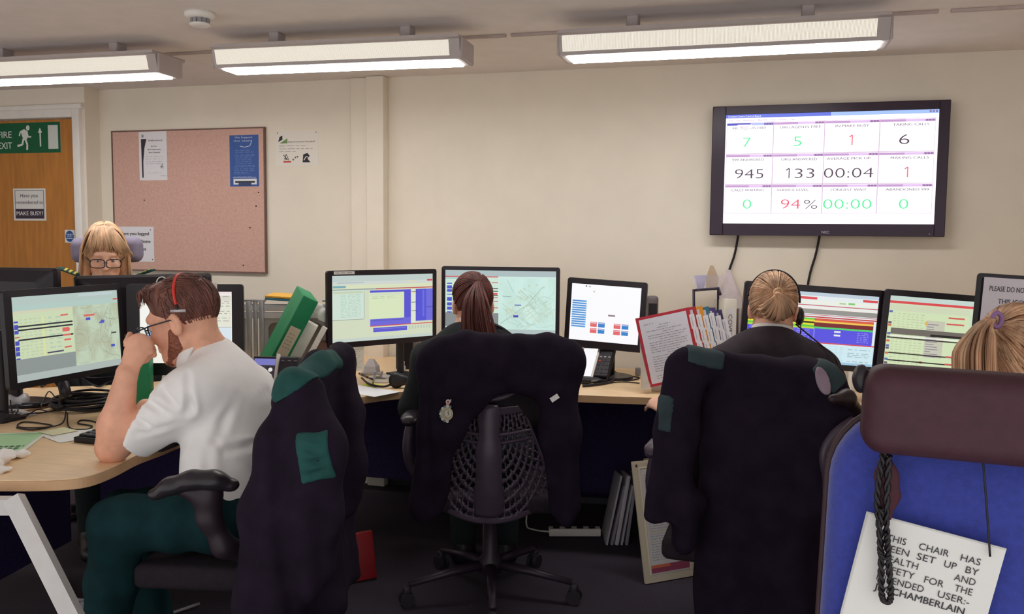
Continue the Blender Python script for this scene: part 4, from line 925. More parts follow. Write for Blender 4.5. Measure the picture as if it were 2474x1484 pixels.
solid('shoulder_panel', j3+[('&', ('b', tuple(W(1698, 862, 2.56)), (.055, .4, .026), CAMR @ Matrix.Rotation(.2, 3, 'Y'), .006))], .006, m_jgry, tj3, grow=.004, fold=fo3)
solid('shoulder_panel', j3+[('&', ('b', tuple(W(2000, 905, 2.5)), (.045, .3, .034), CAMR @ Matrix.Rotation(.9, 3, 'Y'), .006))], .006, m_jgry, tj3, grow=.004, fold=fo3)
solid('sleeve_edge', j3+[('&', ('b', tuple(W(1606, 1000, 2.53)), (.018, .3, .052), CAMR @ Matrix.Rotation(.12, 3, 'Y'), .006))], .006, m_jgry, tj3, grow=.004, fold=fo3)
q = solid('oval_patch', j3+[('&', ('e', tuple(W(1996, 922, 2.44)), (.020, .12, .042), CAMR @ Matrix.Rotation(-.25, 3, 'Y')))], .004, pm('grey_patch', (150, 132, 146), .7), tj3, grow=.008)
q['label'] = 'pale grey oval patch'

# laminated sign and lanyard hanging on the blue chair
uS = (W(2432, 1326, 1.27)-W(2094, 1236, 1.27)); yS = yb-.082
c0 = V((0, 0, 0)); pTL, pTR = onY(2094, 1236, yS), onY(2432, 1326, yS); u_ = (pTR-pTL).normalized(); v_ = V((-u_.z, 0, u_.x)).normalized(); wS = (pTR-pTL).length; hS = wS*1.0
s = Sheet(100, 100, wS, hS, (226, 226, 222)); kk = (62, 60, 64)
rows_ = (('THIS', 18.7, 32.6, 'CHAIR', 42, 63.4, 'HAS', 71.8, 85.6), ('BEEN', 18.7, 36.6, 'SET', 42.4, 55.8, 'UP', 62, 70.6, 'BY', 77.2, 86.3), ('HEALTH', 18.7, 45, 'AND', 71.1, 86), ('SAFETY', 18.7, 44.4, 'FOR', 51.7, 65.5, 'THE', 73.3, 85.7), ('INTENDED', 18.7, 53, 'USER:-', 63.2, 85.6))
for i, rw in enumerate(rows_):
    for q in range(0, len(rw), 3): s.text(rw[q], rw[q+1], rw[q+2], 18+i*8.1, 5.5, kk)
s.text('JIM CHAMBERLAIN', 18.7, 84, 18+5*8.1, 5.6, kk, bold=.02); s.rect(0, 0, 100, 1.2, (200, 200, 198), 2); s.rect(0, 0, 1.2, 100, (200, 200, 198), 2)
sg = sheet_obj('laminated_sign', 'white laminated sign hung by black cord on the back of the blue chair', 'sign', s, (pTL+pTR)/2-v_*hS/2, u_, v_)
b = MB(); yl = yS-.006
st = [onY(2372, 1080, yl+.012), onY(2382, 1200, yl), onY(2392, 1345, yl)]; b.tube(crv(st, 6), .0016, 6)
b.build('cord', m_black, None); o = bpy.data.objects['cord']; o.parent = sg; o.matrix_parent_inverse = sg.matrix_world.inverted()
ly = thing('lanyard', 'black braided lanyard looped over the left part of the laminated chair sign', 'lanyard', onY(2140, 1090, yl-.01))
def braid(mb, pts, r):
    P_ = crv(pts, 14)
    for ph in (0, PI):
        q = []
        for i, p in enumerate(P_): a = i*1.15+ph; q.append(p+V((math.cos(a)*r*.8, math.sin(a)*r*.8, 0)))
        mb.tube(q, r*.85, 6)
b = MB()
braid(b, [onY(2136, 1085, yl-.012), onY(2120, 1200, yl-.012), onY(2128, 1320, yl-.012), onY(2130, 1430, yl-.012), onY(2140, 1455, yl-.014), onY(2152, 1440, yl-.012), onY(2146, 1350, yl-.012), onY(2141, 1240, yl-.012), onY(2148, 1100, yl-.012)], .0034)
braid(b, [onY(2130, 1230, yl-.018), onY(2126, 1330, yl-.018), onY(2146, 1348, yl-.018), onY(2142, 1290, yl-.018)], .0028)
wbuild(b, 'braided_cord', m_black, ly)
solid('strap_flap', [(('f', tuple(onY(2142, 1150, yl-.004)), tuple(onY(2146, 1195, yl-.004)), .016, .017, (0, 1, 0), .25), .01), (('f', tuple(onY(2139, 1085, yl)), tuple(onY(2141, 1150, yl-.004)), .006, .012, (0, 1, 0), .4), .01), (('f', tuple(onY(2143, 1200, yl-.004)), tuple(onY(2138, 1245, yl-.006)), .012, .011, (0, 1, 0), .3), .01)], .002, pm('maroon_strap', (66, 24, 36), .7), ly)
# ------------------------------------------------------------------ people
m_skin = pm('skin_pinkish', (230, 172, 144), .55, .07, 26, .08, 300, spec=.3)
m_skinf = pm('skin_fair', (234, 182, 156), .55, .07, 26, .08, 300, spec=.3)
m_shirt = pm('white_shirt', (238, 236, 234), .8, .015, 12, .1, 260)
m_trouser = pm('green_trousers', (14, 46, 50), .9, .12, 20, .2, 200, spec=.2)
m_sweat = pm('dark_green_sweater', (30, 34, 36), .95, .12, 30, .3, 320)
m_sweat2 = pm('charcoal_sweater', (50, 40, 48), .95, .12, 30, .3, 320)
m_collar = pm('white_collar', (232, 228, 224), .75, .02)
def hairmat(name, c, c2):
    m = pm(name, c, .55, .28, 30, .4, 120, spec=.35, stretch=(1, 1, .25)); return m
m_hbrown = hairmat('short_brown_hair', (112, 72, 62), None)
m_hred = hairmat('auburn_hair', (92, 46, 40), None)
m_hbl1 = hairmat('dark_blonde_hair', (182, 138, 106), None); m_hbl2 = hairmat('light_blonde_hair', (210, 172, 136), None)
m_hbl3 = hairmat('blonde_hair', (192, 152, 120), None)
def frame(fwd, up=(0, 0, 1), pitch=0, roll=0):
    f = V(fwd).normalized(); r = f.cross(V(up)).normalized(); u = r.cross(f)
    M = Matrix(((r.x, f.x, u.x), (r.y, f.y, u.y), (r.z, f.z, u.z)))
    return M @ Matrix.Rotation(math.radians(pitch), 3, 'X') @ Matrix.Rotation(math.radians(roll), 3, 'Y')   # columns right, forward, up; pitch < 0 looks down
def head_prims(c, R, s=1.0, face=True, ears=True):
    c = V(c); g = lambda *p: tuple(c + R @ (V(p)*s)); S = lambda *r: tuple(q*s for q in r)
    it = [(('e', g(0, -.012, .035), S(.074, .094, .088), R), .02), (('e', g(0, .030, -.025), S(.060, .064, .080), R), .03*s), (('e', g(0, .060, -.090), S(.030, .030, .024), R), .03*s)]
    for q in (-1, 1):
        it += [(('c', g(q*.050, .0, -.058), g(q*.014, .060, -.094), .020*s, .018*s), .025*s), (('e', g(q*.036, .064, -.026), S(.024, .022, .022), R), .02*s)]
    if face:
        it += [(('c', g(0, .086, .014), g(0, .106, -.028), .008*s, .0115*s), .012*s), (('e', g(0, .110, -.031), S(.012, .011, .010), R), .008*s)]
        for q in (-1, 1): it += [(('e', g(q*.012, .098, -.033), S(.008, .009, .007), R), .006*s)]
        it += [(('c', g(-.036, .080, .026), g(.036, .080, .026), .010*s, .010*s), .02*s)]
        it += [('-', ('e', g(q*.031, .100, .004), S(.017, .016, .011), R), .012*s) for q in (-1, 1)]
        it += [(('c', g(-.019, .088, -.054), g(.019, .088, -.054), .0045*s, .0045*s), .006*s), (('c', g(-.016, .089, -.064), g(.016, .089, -.064), .0055*s, .0055*s), .006*s), ('-', ('c', g(-.018, .098, -.059), g(.018, .098, -.059), .002*s, .002*s), .002)]
    if ears:
        for q in (-1, 1):
            it += [(('e', g(q*.078, -.010, -.010), S(.010, .020, .032), R @ Matrix.Rotation(q*.3, 3, 'Z')), .008), ('-', ('e', g(q*.089, -.004, -.008), S(.007, .010, .018), R), .006)]
    return it
def hand(it, wrist, knuck, side, palm_n, curl, s=1.0, spread=.021, ln=(.040, .045, .042, .034), thumb=1):
    """palm from wrist to knuckle line; side = direction index->little; palm_n = way the palm faces; curl in radians per joint"""
    wrist, knuck = V(wrist), V(knuck); d = (knuck-wrist).normalized(); side = V(side); side = (side-d*side.dot(d)).normalized(); pn = d.cross(side); pn = pn if pn.dot(V(palm_n)) > 0 else -pn
    it += [(('f', tuple(wrist+d*.012), tuple(knuck-d*.006), .026*s, .040*s, tuple(pn), .42), .015)]
    for i in range(4):
        b = knuck+side*((i-1.5)*spread*s)-d*(.004+.004*abs(i-1)); a = curl[0]+.06*i; r = (.0092, .0096, .0092, .0080)[i]*s; p = b
        for j in range(3):
            dd = d*math.cos(a)+pn*math.sin(a); q = p+dd*ln[i]*s*(1, .72, .58)[j]; it.append((cap(p, q, r*(1-.08*j), r*(.94-.08*j)), .003)); p = q; a += curl[1+min(j, 1)]
    if thumb:
        b = wrist+d*.030*s-side*.028*s*thumb; q1 = b+(d*.6-side*.55*thumb+pn*.45).normalized()*.038*s; q2 = q1+(d*.85+pn*.5+side*.1*thumb).normalized()*.030*s
        it += [(cap(wrist+d*.02-side*.012*thumb, b, .014*s, .0125*s), .01), (cap(b, q1, .0125*s, .0105*s), .004), (cap(q1, q2, .0105*s, .008*s), .003)]
    return it
def arm(it, S_, E, Wr, r=(.047, .041, .036, .026), k=.025):
    it += [(cap(S_, E, r[0], r[1]), k), (cap(E, V(E)+(V(Wr)-V(E))*.3, r[1], r[2]*1.12), k), (cap(V(E)+(V(Wr)-V(E))*.3, Wr, r[2]*1.12, r[3]), k)]
def legs(it, hips, knees, ankles, fdir, r=(.082, .058, .052, .038), g=0):
    for h_, k_, a_ in zip(hips, knees, ankles):
        it += [(cap(h_, k_, r[0]+g, r[1]+g), .03), (cap(k_, V(k_)+(V(a_)-V(k_))*.35, r[1]+g, r[2]+g), .03), (cap(V(k_)+(V(a_)-V(k_))*.35, a_, r[2]+g, r[3]+g), .03)]
        if not g: it += [(('f', tuple(V(a_)+V((0, 0, -.045))), tuple(V(a_)+V(fdir)*.15+V((0, 0, -.055))), .036, .036, (0, 0, 1), .8), .02)]
def shoes(t, ankles, fdir):
    for a_ in ankles: solid('shoe', [(('f', tuple(V(a_)-V(fdir)*.02+V((0, 0, -.045))), tuple(V(a_)+V(fdir)*.17+V((0, 0, -.055))), .046, .044, (0, 0, 1), .9), .02), (cap(V(a_), V(a_)+V((0, 0, -.05)), .05, .048), .03), ('x', (0, 0, .005), (0, 0, -1))], .007, m_black, t)
# hair as locks laid over an ellipsoid
def on_ell(c, R, rad, d, g=1.0):
    d = V(d).normalized(); k = 1/math.sqrt((d.x/rad[0])**2+(d.y/rad[1])**2+(d.z/rad[2])**2); return V(c)+R @ (d*k*g)
def lock(mb, pts, r, n=5, tip=.35): 
    N = len(pts); mb.tube(pts, [r*(tip+(1-tip)*math.sin(PI*min(1, (i+.8)/(N))**.7)) for i in range(N)], n)
def swept(mb, c, R, rad, start, end, r, steps=9, g0=1.0, g1=1.04, bow=.0):
    a, b = V(start).normalized(), V(end).normalized(); an = a.angle(b); pts = []
    for i in range(steps+1):
        t = i/steps; d = (a*math.sin((1-t)*an)+b*math.sin(t*an))/max(1e-6, math.sin(an)); pts.append(on_ell(c, R, rad, d, g0+(g1-g0)*t+bow*math.sin(PI*t)))
    lock(mb, pts, r); return pts
def eyes(t, c, R, s=1.0):
    for q in (-1, 1):
        p = V(c)+R @ (V((q*.031, .079, .002))*s); b = MB(); b.ell(p, (.0115*s, .0115*s, .0115*s), None, 14, 10); e = wbuild(b, 'eye', pm('eye_white', (224, 216, 210), .25, .02), t)
        b = MB(); b.ell(p+R @ V((0, -.0004, .0034*s)), (.0126*s, .0124*s, .0100*s), R, 14, 10); wbuild(b, 'eyelid', m_skinf, e)
        b = MB(); b.ell(p+R @ V((0, .0085*s, -.0035*s)), (.0055*s, .004*s, .0055*s), R, 12, 8); wbuild(b, 'iris', pm('iris', (70, 80, 84), .2), e)
def glasses(t, c, R, s=1.0, col=(30, 26, 30), w=.026, hgt=.017, y=.118, z=-.002):
    mt = pm('spectacle_frame', col, .35); b = MB(); g = lambda *p: V(c)+R @ (V(p)*s)
    for q in (-1, 1):
        ring = []
        for k in range(24):
            a = 2*PI*k/24; cx, cz = math.cos(a), math.sin(a); sx = abs(cx)**.6*(1 if cx > 0 else -1); sz = abs(cz)**.6*(1 if cz > 0 else -1); ring.append(g(q*.033+w*sx, y-.004*abs(q*.033+w*sx)/.06, z+hgt*sz))
        b.tube(ring, .0021*s, 6, True)
        b.tube([g(q*.059, y-.006, z+.008), g(q*.077, .06, z+.010), g(q*.082, -.004, z+.008), g(q*.080, -.02, z-.012)], .0021*s, 6)
    b.tube([g(-.008, y, z+.004), g(0, y+.003, z+.007), g(.008, y, z+.004)], .0021*s, 6); f = wbuild(b, 'spectacles', mt, t)
    l = MB()
    for q in (-1, 1): l.add([g(q*.033+w*x_*.95, y-.003, z+hgt*z_*.92) for x_, z_ in ((-1, -.7), (-.7, -1), (.7, -1), (1, -.7), (1, .7), (.7, 1), (-.7, 1), (-1, .7))], [tuple(range(8))])
    wbuild(l, 'lens', pm('spectacle_lens', (250, 250, 250), .03, .0, trans=.95, alpha=.18), f); return f

# ---- the man in the white shirt
Hm = W(446, 773, 2.62); fm = V((-.985, -.17, 0)); Rm = frame(fm, pitch=-18)
NB = W(512, 868, 2.66); LS, RS = W(478, 945, 2.50), W(600, 936, 2.80); LE, LW = W(272, 1080, 2.53), W(306, 905, 2.49)
RE = W(470, 1060, 2.92); RW = W(352, 985, 2.86)
HL, HR = W(545, 1248, 2.47), W(620, 1222, 2.72); KL, KR = W(285, 1268, 2.42), W(300, 1245, 2.74)
AL, AR = V((-1.80, 2.03, .09)), V((-1.86, 2.36, .09)); PEL = (HL+HR)/2; CH = W(556, 1020, 2.64); MID = W(565, 1120, 2.60)
tm = thing('person', 'man in a white short-sleeved shirt and red headset, elbow on the desk', 'person', (PEL.x, PEL.y, .0), math.atan2(-fm.x, fm.y))
cx1 = V((.98, .17, 0))
it = head_prims(Hm, Rm, 1.07)
it += [(cap(Hm+Rm @ V((0, -.03, -.05)), NB, .056, .060), .03), (cap(NB, LS, .05, .052), .04), (cap(NB, RS, .05, .052), .04), (('f', tuple(CH), tuple(PEL), .155, .15, tuple(cx1), .62), .05)]
arm(it, LS, LE, LW, (.049, .043, .044, .029)); arm(it, RS, RE, RW, (.049, .043, .042, .029))
legs(it, (HL, HR), (KL, KR), (AL, AR), (-.98, -.17, 0))
kn = W(338, 832, 2.50); hand(it, LW, kn, (_rt*.92+_f*.35), (.1*_rt+1.0*_f), (.95, 1.15, .9), .95, .0252, thumb=0)
it += [(cap(W(318, 880, 2.50), W(352, 868, 2.54), .014, .012), .008), (cap(W(352, 868, 2.54), W(371, 846, 2.555), .011, .009), .004), (cap(W(345, 838, 2.505), W(366, 845, 2.535), .0105, .0095), .004), (cap(W(366, 845, 2.535), W(372, 858, 2.55), .0095, .009), .004)]
hand(it, RW, RW+(V((-.9, .2, -.25))).normalized()*.085, (0, -1, 0), (0, 0, -1), (.35, .35, .3), 1.0)
solid('body', it, .0040, m_skin, tm)
# shirt
sh_ = [(cap(NB+V((.01, .0, -.015)), LS, .062, .070), .05), (cap(NB+V((.01, 0, -.015)), RS, .060, .060), .05), (('f', tuple(CH+V((.01, 0, .02))), tuple(MID), .170, .170, tuple(cx1), .72), .07), (('g', tuple(MID), tuple(W(572, 1246, 2.56)), .172, .192, tuple(cx1), .74), .05)]
LM = LS+(LE-LS)*.75; sh_ += [(('k', tuple(LS), tuple(LM), .074, .079), .045), (('k', tuple(RS), tuple(RS+(RE-RS)*.75), .062, .070), .045)]
CB, CF = W(520, 822, 2.69), W(449, 892, 2.60); CC = (CB+CF)/2; ca = (CB-CF)/2; cs = V((.1, -.97, .12)); cs = (cs-ca.normalized()*cs.dot(ca.normalized())).normalized(); cn = ca.cross(cs).normalized(); cn = cn if cn.z > 0 else -cn
sh_ += [(cap(NB, CC-cn*.02, .064, .062), .03), ('x', CC-cn*.004, cn)]
cr1 = []
def C(a, b, w, dp): cr1.append((W(*a), W(*b), w, dp))
C((452, 892, 2.43), (470, 1050, 2.41), .010, .012); C((470, 1050, 2.41), (520, 1070, 2.42), .012, .010); C((525, 1065, 2.44), (560, 960, 2.5), .014, .012); C((330, 1050, 2.43), (440, 1028, 2.42), .012, .012)
C((350, 965, 2.45), (400, 1000, 2.42), .012, .013); C((390, 935, 2.44), (425, 980, 2.41), .010, .012); C((330, 1010, 2.45), (365, 1035, 2.42), .009, .011); C((410, 1075, 2.44), (470, 1060, 2.42), .012, .012)
C((540, 1090, 2.43), (640, 1070, 2.5), .012, .012); C((540, 1110, 2.43), (630, 1140, 2.48), .011, .010); C((500, 1100, 2.42), (515, 1200, 2.42), .014, .010); C((560, 1000, 2.5), (640, 950, 2.62), .016, .008); C((430, 1080, 2.44), (430, 1140, 2.44), .012, .008); C((560, 1150, 2.46), (610, 1130, 2.5), .012, .010); C((455, 960, 2.42), (445, 1030, 2.41), .012, .008)
solid('shirt', sh_, .0055, m_shirt, tm, relax=3, grow=.004, cr=cr1, fold=dict(amp=.0028, fr=36, seed=12))
rg = [CC+cn*.010+ca*math.cos(a)*1.10+cs*.076*math.sin(a) for a in [2*PI*k/28 for k in range(28)]]
b = MB(); b.tube(rg, .0065, 8, True, flat=3.0, up=cn); wbuild(b, 'collar', m_shirt, tm)
tr = []; legs(tr, (HL, HR), (KL, KR), (AL, AR), None, g=.016); tr = [x for x in tr]; tr += [(cap(HL, HR, .092, .092), .04)]
solid('trousers', tr, .007, m_trouser, tm, fold=dict(amp=.004, fr=60, seed=3))
shoes(tm, (AL, AR), (-.98, -.17, 0))
# short hair: a cap plus fine strokes, longer at the front
hp = lambda *p: tuple(Hm+Rm @ (V(p)*1.07))
hc_ = [(('e', hp(0, -.014, .040), (.083, .104, .093), Rm), .01), (('e', hp(0, .046, .092), (.056, .046, .026), Rm), .03), ('-', ('e', hp(0, .098, -.012), (.090, .072, .072), Rm), .012), ('-', ('e', hp(0, .060, -.138), (.11, .118, .078), Rm), .014)]
hc_ += [('-', ('e', hp(q*.085, .002, -.028), (.030, .032, .040), Rm), .01) for q in (-1, 1)]
hair = solid('hair', hc_, .0045, m_hbrown, tm)
b = MB(); rg2 = random.Random(3)
hcn_, hrad = hp(0, -.014, .040), (.084, .105, .094)
for k in range(1100):
    th = rg2.uniform(-PI, PI); z = rg2.uniform(-.62, 1); ra = math.sqrt(1-z*z); d = V((math.cos(th)*ra, math.sin(th)*ra, z))
    if d.y > .40 and d.z < .62: continue
    if d.z < -.02 and d.y > -.12: continue
    e = (d+V((rg2.gauss(0, .12), .40, .02)) if d.z > .60 else d+V((0, -.16+rg2.gauss(0, .10), -.45))).normalized()
    lock(b, crv([on_ell(hcn_, Rm, hrad, d*(1-q)+e*q, 1.0+.02*q) for q in (0, .35, .7, 1)], 2), rg2.uniform(.0012, .0022), 4, .15)
for k in range(170):     # tousled front, lifting then falling over the forehead
    x = rg2.uniform(-.056, .056); y = rg2.uniform(.02, .07); h_ = .112-.35*abs(x); r_ = rg2.uniform(.010, .022)
    lock(b, crv([hp(x, y, h_), hp(x*1.03, y+r_*.7, h_+.012), hp(x*1.06, y+r_*1.25, h_+.002-rg2.uniform(0, .012)), hp(x*1.08+rg2.gauss(0, .006), y+r_*1.5, h_-.018-rg2.uniform(0, .016))], 3), rg2.uniform(.0014, .0024), 4, .15)
wbuild(b, 'hair_strands', m_hbrown, hair)
bd_ = [(('e', hp(0, .058, -.088), (.037, .038, .032), Rm), .012)]+[(('c', hp(q*.052, .012, -.058), hp(q*.016, .060, -.094), .024, .024), .012) for q in (-1, 1)]+[(('c', hp(q*.055, .012, -.03), hp(q*.053, .014, -.058), .019, .022), .012) for q in (-1, 1)]+[('-', ('e', hp(0, .112, -.052), (.036, .03, .022), Rm), .008)]
solid('beard', bd_, .0045, pm('beard_brown', (136, 84, 66), .8, .3, 140, .5, 400), tm)
glasses(tm, Hm, Rm, 1.07, (38, 40, 52)); eyes(tm, Hm, Rm, 1.07)
hd = MB(); hs = [on_ell(hp(0, -.010, .036), Rm, (.086, .106, .096), (math.sin(a), -.26, math.cos(a)), 1.03) for a in [math.radians(q) for q in range(-86, 73, 6)]]
hset = wbuild(hd.tube(hs, .0042, 8), 'headset_band', pm('headset_red', (226, 62, 52), .4), tm)
pe = on_ell(hp(0, -.010, .036), Rm, (.086, .106, .096), (-.96, -.24, -.14), 1.06); hd = MB(); hd.tube([pe+Rm @ V((0, -.024, -.006)), pe+Rm @ V((0, .020, .006))], .0045, 8); wbuild(hd, 'temple_pad', pm('silver_grey', (196, 192, 194), .4, metal=.3), hset)
hd = MB(); hd.tube([hs[0] if (hs[0]-pe).length < (hs[-1]-pe).length else hs[-1], pe], .0036, 8); wbuild(hd, 'slider', m_dark, hset)
hd_ = (kn-LW).normalized(); hs_ = V(_rt*.92+_f*.35); hs_ = (hs_-hd_*hs_.dot(hd_)).normalized(); hp_ = hd_.cross(hs_); hp_ = hp_ if hp_.dot(_f) > 0 else -hp_
fa = .95+.06; fd = hd_*math.cos(fa)+hp_*math.sin(fa); rc = kn+hs_*(-.5*.0252*.95)-hd_*.004+fd*.014; fu = fd.orthogonal().normalized(); fw_ = fd.cross(fu)
b = MB(); b.tube([rc+fu*.0102*math.cos(a)+fw_*.0102*math.sin(a) for a in [2*PI*k/18 for k in range(18)]], .0018, 6, True); wbuild(b, 'ring', pm('ring_dark', (70, 64, 70), .3, metal=.8), tm)

def seated(label, H, fw, NBp, shl, shr, el, er, wl, wr, pel, msw, skin, s=.95, pitch=-8, turn=0, hands=True, face=True, bodyh=.006, floor=True, chest=.15, hdl=None):
    H, NBp, pel = V(H), V(NBp), V(pel); f = V(fw).normalized(); r = f.cross(V((0, 0, 1)))
    Rh = frame(Matrix.Rotation(math.radians(turn), 3, 'Z') @ f, pitch=pitch)
    t = thing('person', label, 'person', (pel.x, pel.y, 0), math.atan2(-f.x, f.y))
    it = head_prims(H, Rh, s, face); chp = NBp*.72+pel*.28
    it += [(cap(H+Rh @ V((0, -.03, -.05)), NBp, .047, .052), .03), (cap(NBp, shl, .042, .045), .04), (cap(NBp, shr, .042, .045), .04), (('f', tuple(chp), tuple(pel), chest, .15, tuple(f), .62), .05)]
    arm(it, shl, el, wl, (.042, .036, .034, .024)); arm(it, shr, er, wr, (.042, .036, .034, .024))
    hips = (pel-r*.09+V((0, 0, .0)), pel+r*.09); knees = tuple(h_+f*.40+V((0, 0, .01)) for h_ in hips); ank = tuple(V((k_.x-f.x*.05, k_.y-f.y*.05, .09)) for k_ in knees)
    legs(it, hips, knees, ank, f)
    if hands:
        for w_, q in ((V(wl), -1), (V(wr), 1)):
            hd_ = V(hdl) if (hdl is not None and q < 0) else f*.9+r*(-q*.3)+V((0, 0, -.15)); hand(it, w_, w_+hd_.normalized()*.08, r*q*1.0, (0, 0, -1), (.3, .35, .3), .92)
    solid('body', it, bodyh, skin, t)
    cl = [(cap(NBp+V((0, 0, -.02)), shl, .052, .062), .05), (cap(NBp+V((0, 0, -.02)), shr, .052, .062), .05), (('f', tuple(chp), tuple(pel), chest+.02, .172, tuple(f), .68), .06), (cap(shl, el, .060, .052), .04), (cap(shr, er, .060, .052), .04), (cap(el, el+(V(wl)-V(el))*.5, .05, .045), .03), (('k', tuple(el+(V(wl)-V(el))*.5), tuple(el+(V(wl)-V(el))*.96), .045, .038), .03), (cap(er, er+(V(wr)-V(er))*.5, .05, .045), .03), (('k', tuple(er+(V(wr)-V(er))*.5), tuple(er+(V(wr)-V(er))*.96), .045, .038), .03)]
    cl += [('x', NBp+V((0, 0, .016))+f*.02, f*.45+V((0, 0, 1)))]
    solid('sweater', cl, .0065, msw, t, fold=dict(amp=.003, fr=50, seed=7))
    tr = []; legs(tr, hips, knees, ank, None, g=.014); tr.append((cap(hips[0], hips[1], .10, .10), .04)); solid('trousers', tr, .009, pm('black_green_trousers', (16, 24, 26), .9, .12, 20), t)
    shoes(t, ank, f)
    rg = []
    for k in range(20):
        a = 2*PI*k/20; rg.append(NBp+f*.008+V((0, 0, .030))+r*math.sin(a)*.060-f*math.cos(a)*.060+V((0, 0, .016*math.cos(a))))
    b = MB(); b.tube(rg, .008, 8, True, flat=2.2, up=(0, 0, 1)); wbuild(b, 'collar', m_collar, t)
    return t, Rh

# ---- the woman with the long ponytail
Hp = W(1141, 737, 3.42); fp = V((-.27, .963, 0))
tp, Rp = seated('woman seen from behind with a long auburn ponytail and dark green sweater', Hp, fp, W(1144, 800, 3.40), W(1036, 868, 3.36), W(1246, 862, 3.42), W(996, 985, 3.38), W(1300, 985, 3.5), W(1010, 940, 3.72), W(1280, 930, 3.78), W(1165, 1090, 3.30), m_sweat, m_skinf, .95, -14, 14)
rad = (.079, .099, .094); hcn = Hp+Rp @ V((0, -.012, .034)); tie = V((.06, -.90, .42))
b0 = [(('e', tuple(hcn), (.077, .097, .092), Rp), .01), ('-', ('e', tuple(Hp+Rp @ V((0, .09, -.03))), (.09, .07, .085), Rp), .012), ('-', ('e', tuple(Hp+Rp @ V((0, .02, -.125))), (.1, .10, .075), Rp), .012)]
b0 += [('-', ('e', tuple(Hp+Rp @ V((q*.085, -.002, -.02))), (.022, .024, .036), Rp), .008) for q in (-1, 1)]
hr = solid('hair', b0, .005, m_hred, tp); b = MB(); rg2 = random.Random(5)
for k in range(170):
    a = rg2.uniform(-.2, 1.2)*PI*.93; d = V((math.cos(a)*1.0, .55*math.sin(a) if math.sin(a) > 0 else -.2, math.sin(a) if math.sin(a) > 0 else math.sin(a)*1.1))
    if rg2.random() < .35: d = V((rg2.uniform(-.8, .8), -.45, -.62))
    swept(b, hcn, Rp, rad, d+V((rg2.gauss(0, .05), rg2.gauss(0, .08), rg2.gauss(0, .05))), tie, rg2.uniform(.002, .0038), 8, 1.0, 1.03)
wbuild(b, 'hair_strands', m_hred, hr)
T0 = on_ell(hcn, Rp, rad, tie, 1.05); b = MB()
tail = [W(1146, 692, 3.30), W(1150, 725, 3.25), W(1155, 790, 3.24), W(1162, 835, 3.25), W(1168, 885, 3.24)]
for k in range(150):
    a = rg2.uniform(0, 2*PI); q = math.sqrt(rg2.random()); pts = [T0+V((rg2.gauss(0, .004), 0, rg2.gauss(0, .004)))]
    for i, p in enumerate(tail[1:]): w = (.044, .062, .068, .056)[i]; pts.append(p+_rt*math.cos(a)*q*w+_f*math.sin(a)*q*w*.55+V((0, 0, rg2.gauss(0, .004))))
    if rg2.random() < .3: pts[-1] = pts[-1]+V((0, 0, rg2.uniform(0, .03)))
    lock(b, crv(pts, 3), rg2.uniform(.003, .005), 5, .3)
pt_ = wbuild(b, 'ponytail', m_hred, tp); b = MB(); b.lathe([(.012, -.006), (.016, 0), (.012, .006)], T0, 14); wbuild(b, 'hair_tie', pm('hair_tie_brown', (70, 40, 34), .7), pt_)
b = MB(); b.tube([W(1188, 782, 3.30), W(1210, 792, 3.34), W(1232, 806, 3.36), W(1262, 822, 3.38)], .0035, 6); wbuild(b, 'headset_cable', m_black, tp)

# ---- the woman with the blonde bun
Hb = W(1868, 748, 2.97); fb = V((.04, 1, 0))
tb, Rb = seated('woman seen from behind with a low blonde bun, black headset and charcoal sweater', Hb, fb, W(1864, 822, 2.93), W(1742, 888, 2.84), W(1978, 892, 2.88), W(1690, 985, 2.88), W(2030, 1000, 2.92), W(1616, 1000, 3.06), W(1990, 960, 3.2), W(1845, 1150, 2.80), m_sweat2, m_skinf, .95, -10, 0, True, True, .0055, hdl=(-.45, .55, .25))
rad = (.080, .100, .095); hcn = Hb+Rb @ V((0, -.012, .034)); tie = V((.12, -.98, .10))
b0 = [(('e', tuple(hcn), (.077, .097, .092), Rb), .01), ('-', ('e', tuple(Hb+Rb @ V((0, .09, -.03))), (.09, .07, .085), Rb), .012), ('-', ('e', tuple(Hb+Rb @ V((0, .02, -.125))), (.1, .10, .07), Rb), .012)]
b0 += [('-', ('e', tuple(Hb+Rb @ V((q*.085, -.002, -.02))), (.022, .024, .036), Rb), .008) for q in (-1, 1)]
hr = solid('hair', b0, .005, m_hbl1, tb); b = MB(); b2 = MB()
for k in range(260):
    a = rg2.uniform(-.25, 1.25)*PI; d = V((math.cos(a), .45*max(0, math.sin(a))-.1, math.sin(a) if math.sin(a) > 0 else math.sin(a)*.9))
    if rg2.random() < .3: d = V((rg2.uniform(-.8, .8), -.5, -.72))
    swept(b if rg2.random() < .6 else b2, hcn, Rb, rad, d+V((rg2.gauss(0, .05), rg2.gauss(0, .08), rg2.gauss(0, .05))), tie+V((rg2.gauss(0, .03), 0, rg2.gauss(0, .03))), rg2.uniform(.0018, .0036), 8, 1.0, 1.03)
wbuild(b, 'hair_strands', m_hbl1, hr); wbuild(b2, 'light_hair_strands', m_hbl2, hr)
T0 = on_ell(hcn, Rb, rad, tie, 1.08); b = MB()
for k in range(120):      # loose looped bun under the tie
    a = rg2.uniform(-1.25, 1.25); L_ = rg2.uniform(.65, 1.0); o1_ = _rt*math.sin(a)*.060*L_-V((0, 0, 1))*(.022+math.cos(a)*.070*L_)
    lock(b, crv([T0, T0+o1_*.45-_f*.030*L_, T0+o1_-_f*.020*L_, T0+o1_*1.02+_f*.024], 4), rg2.uniform(.004, .0065), 5, .5)
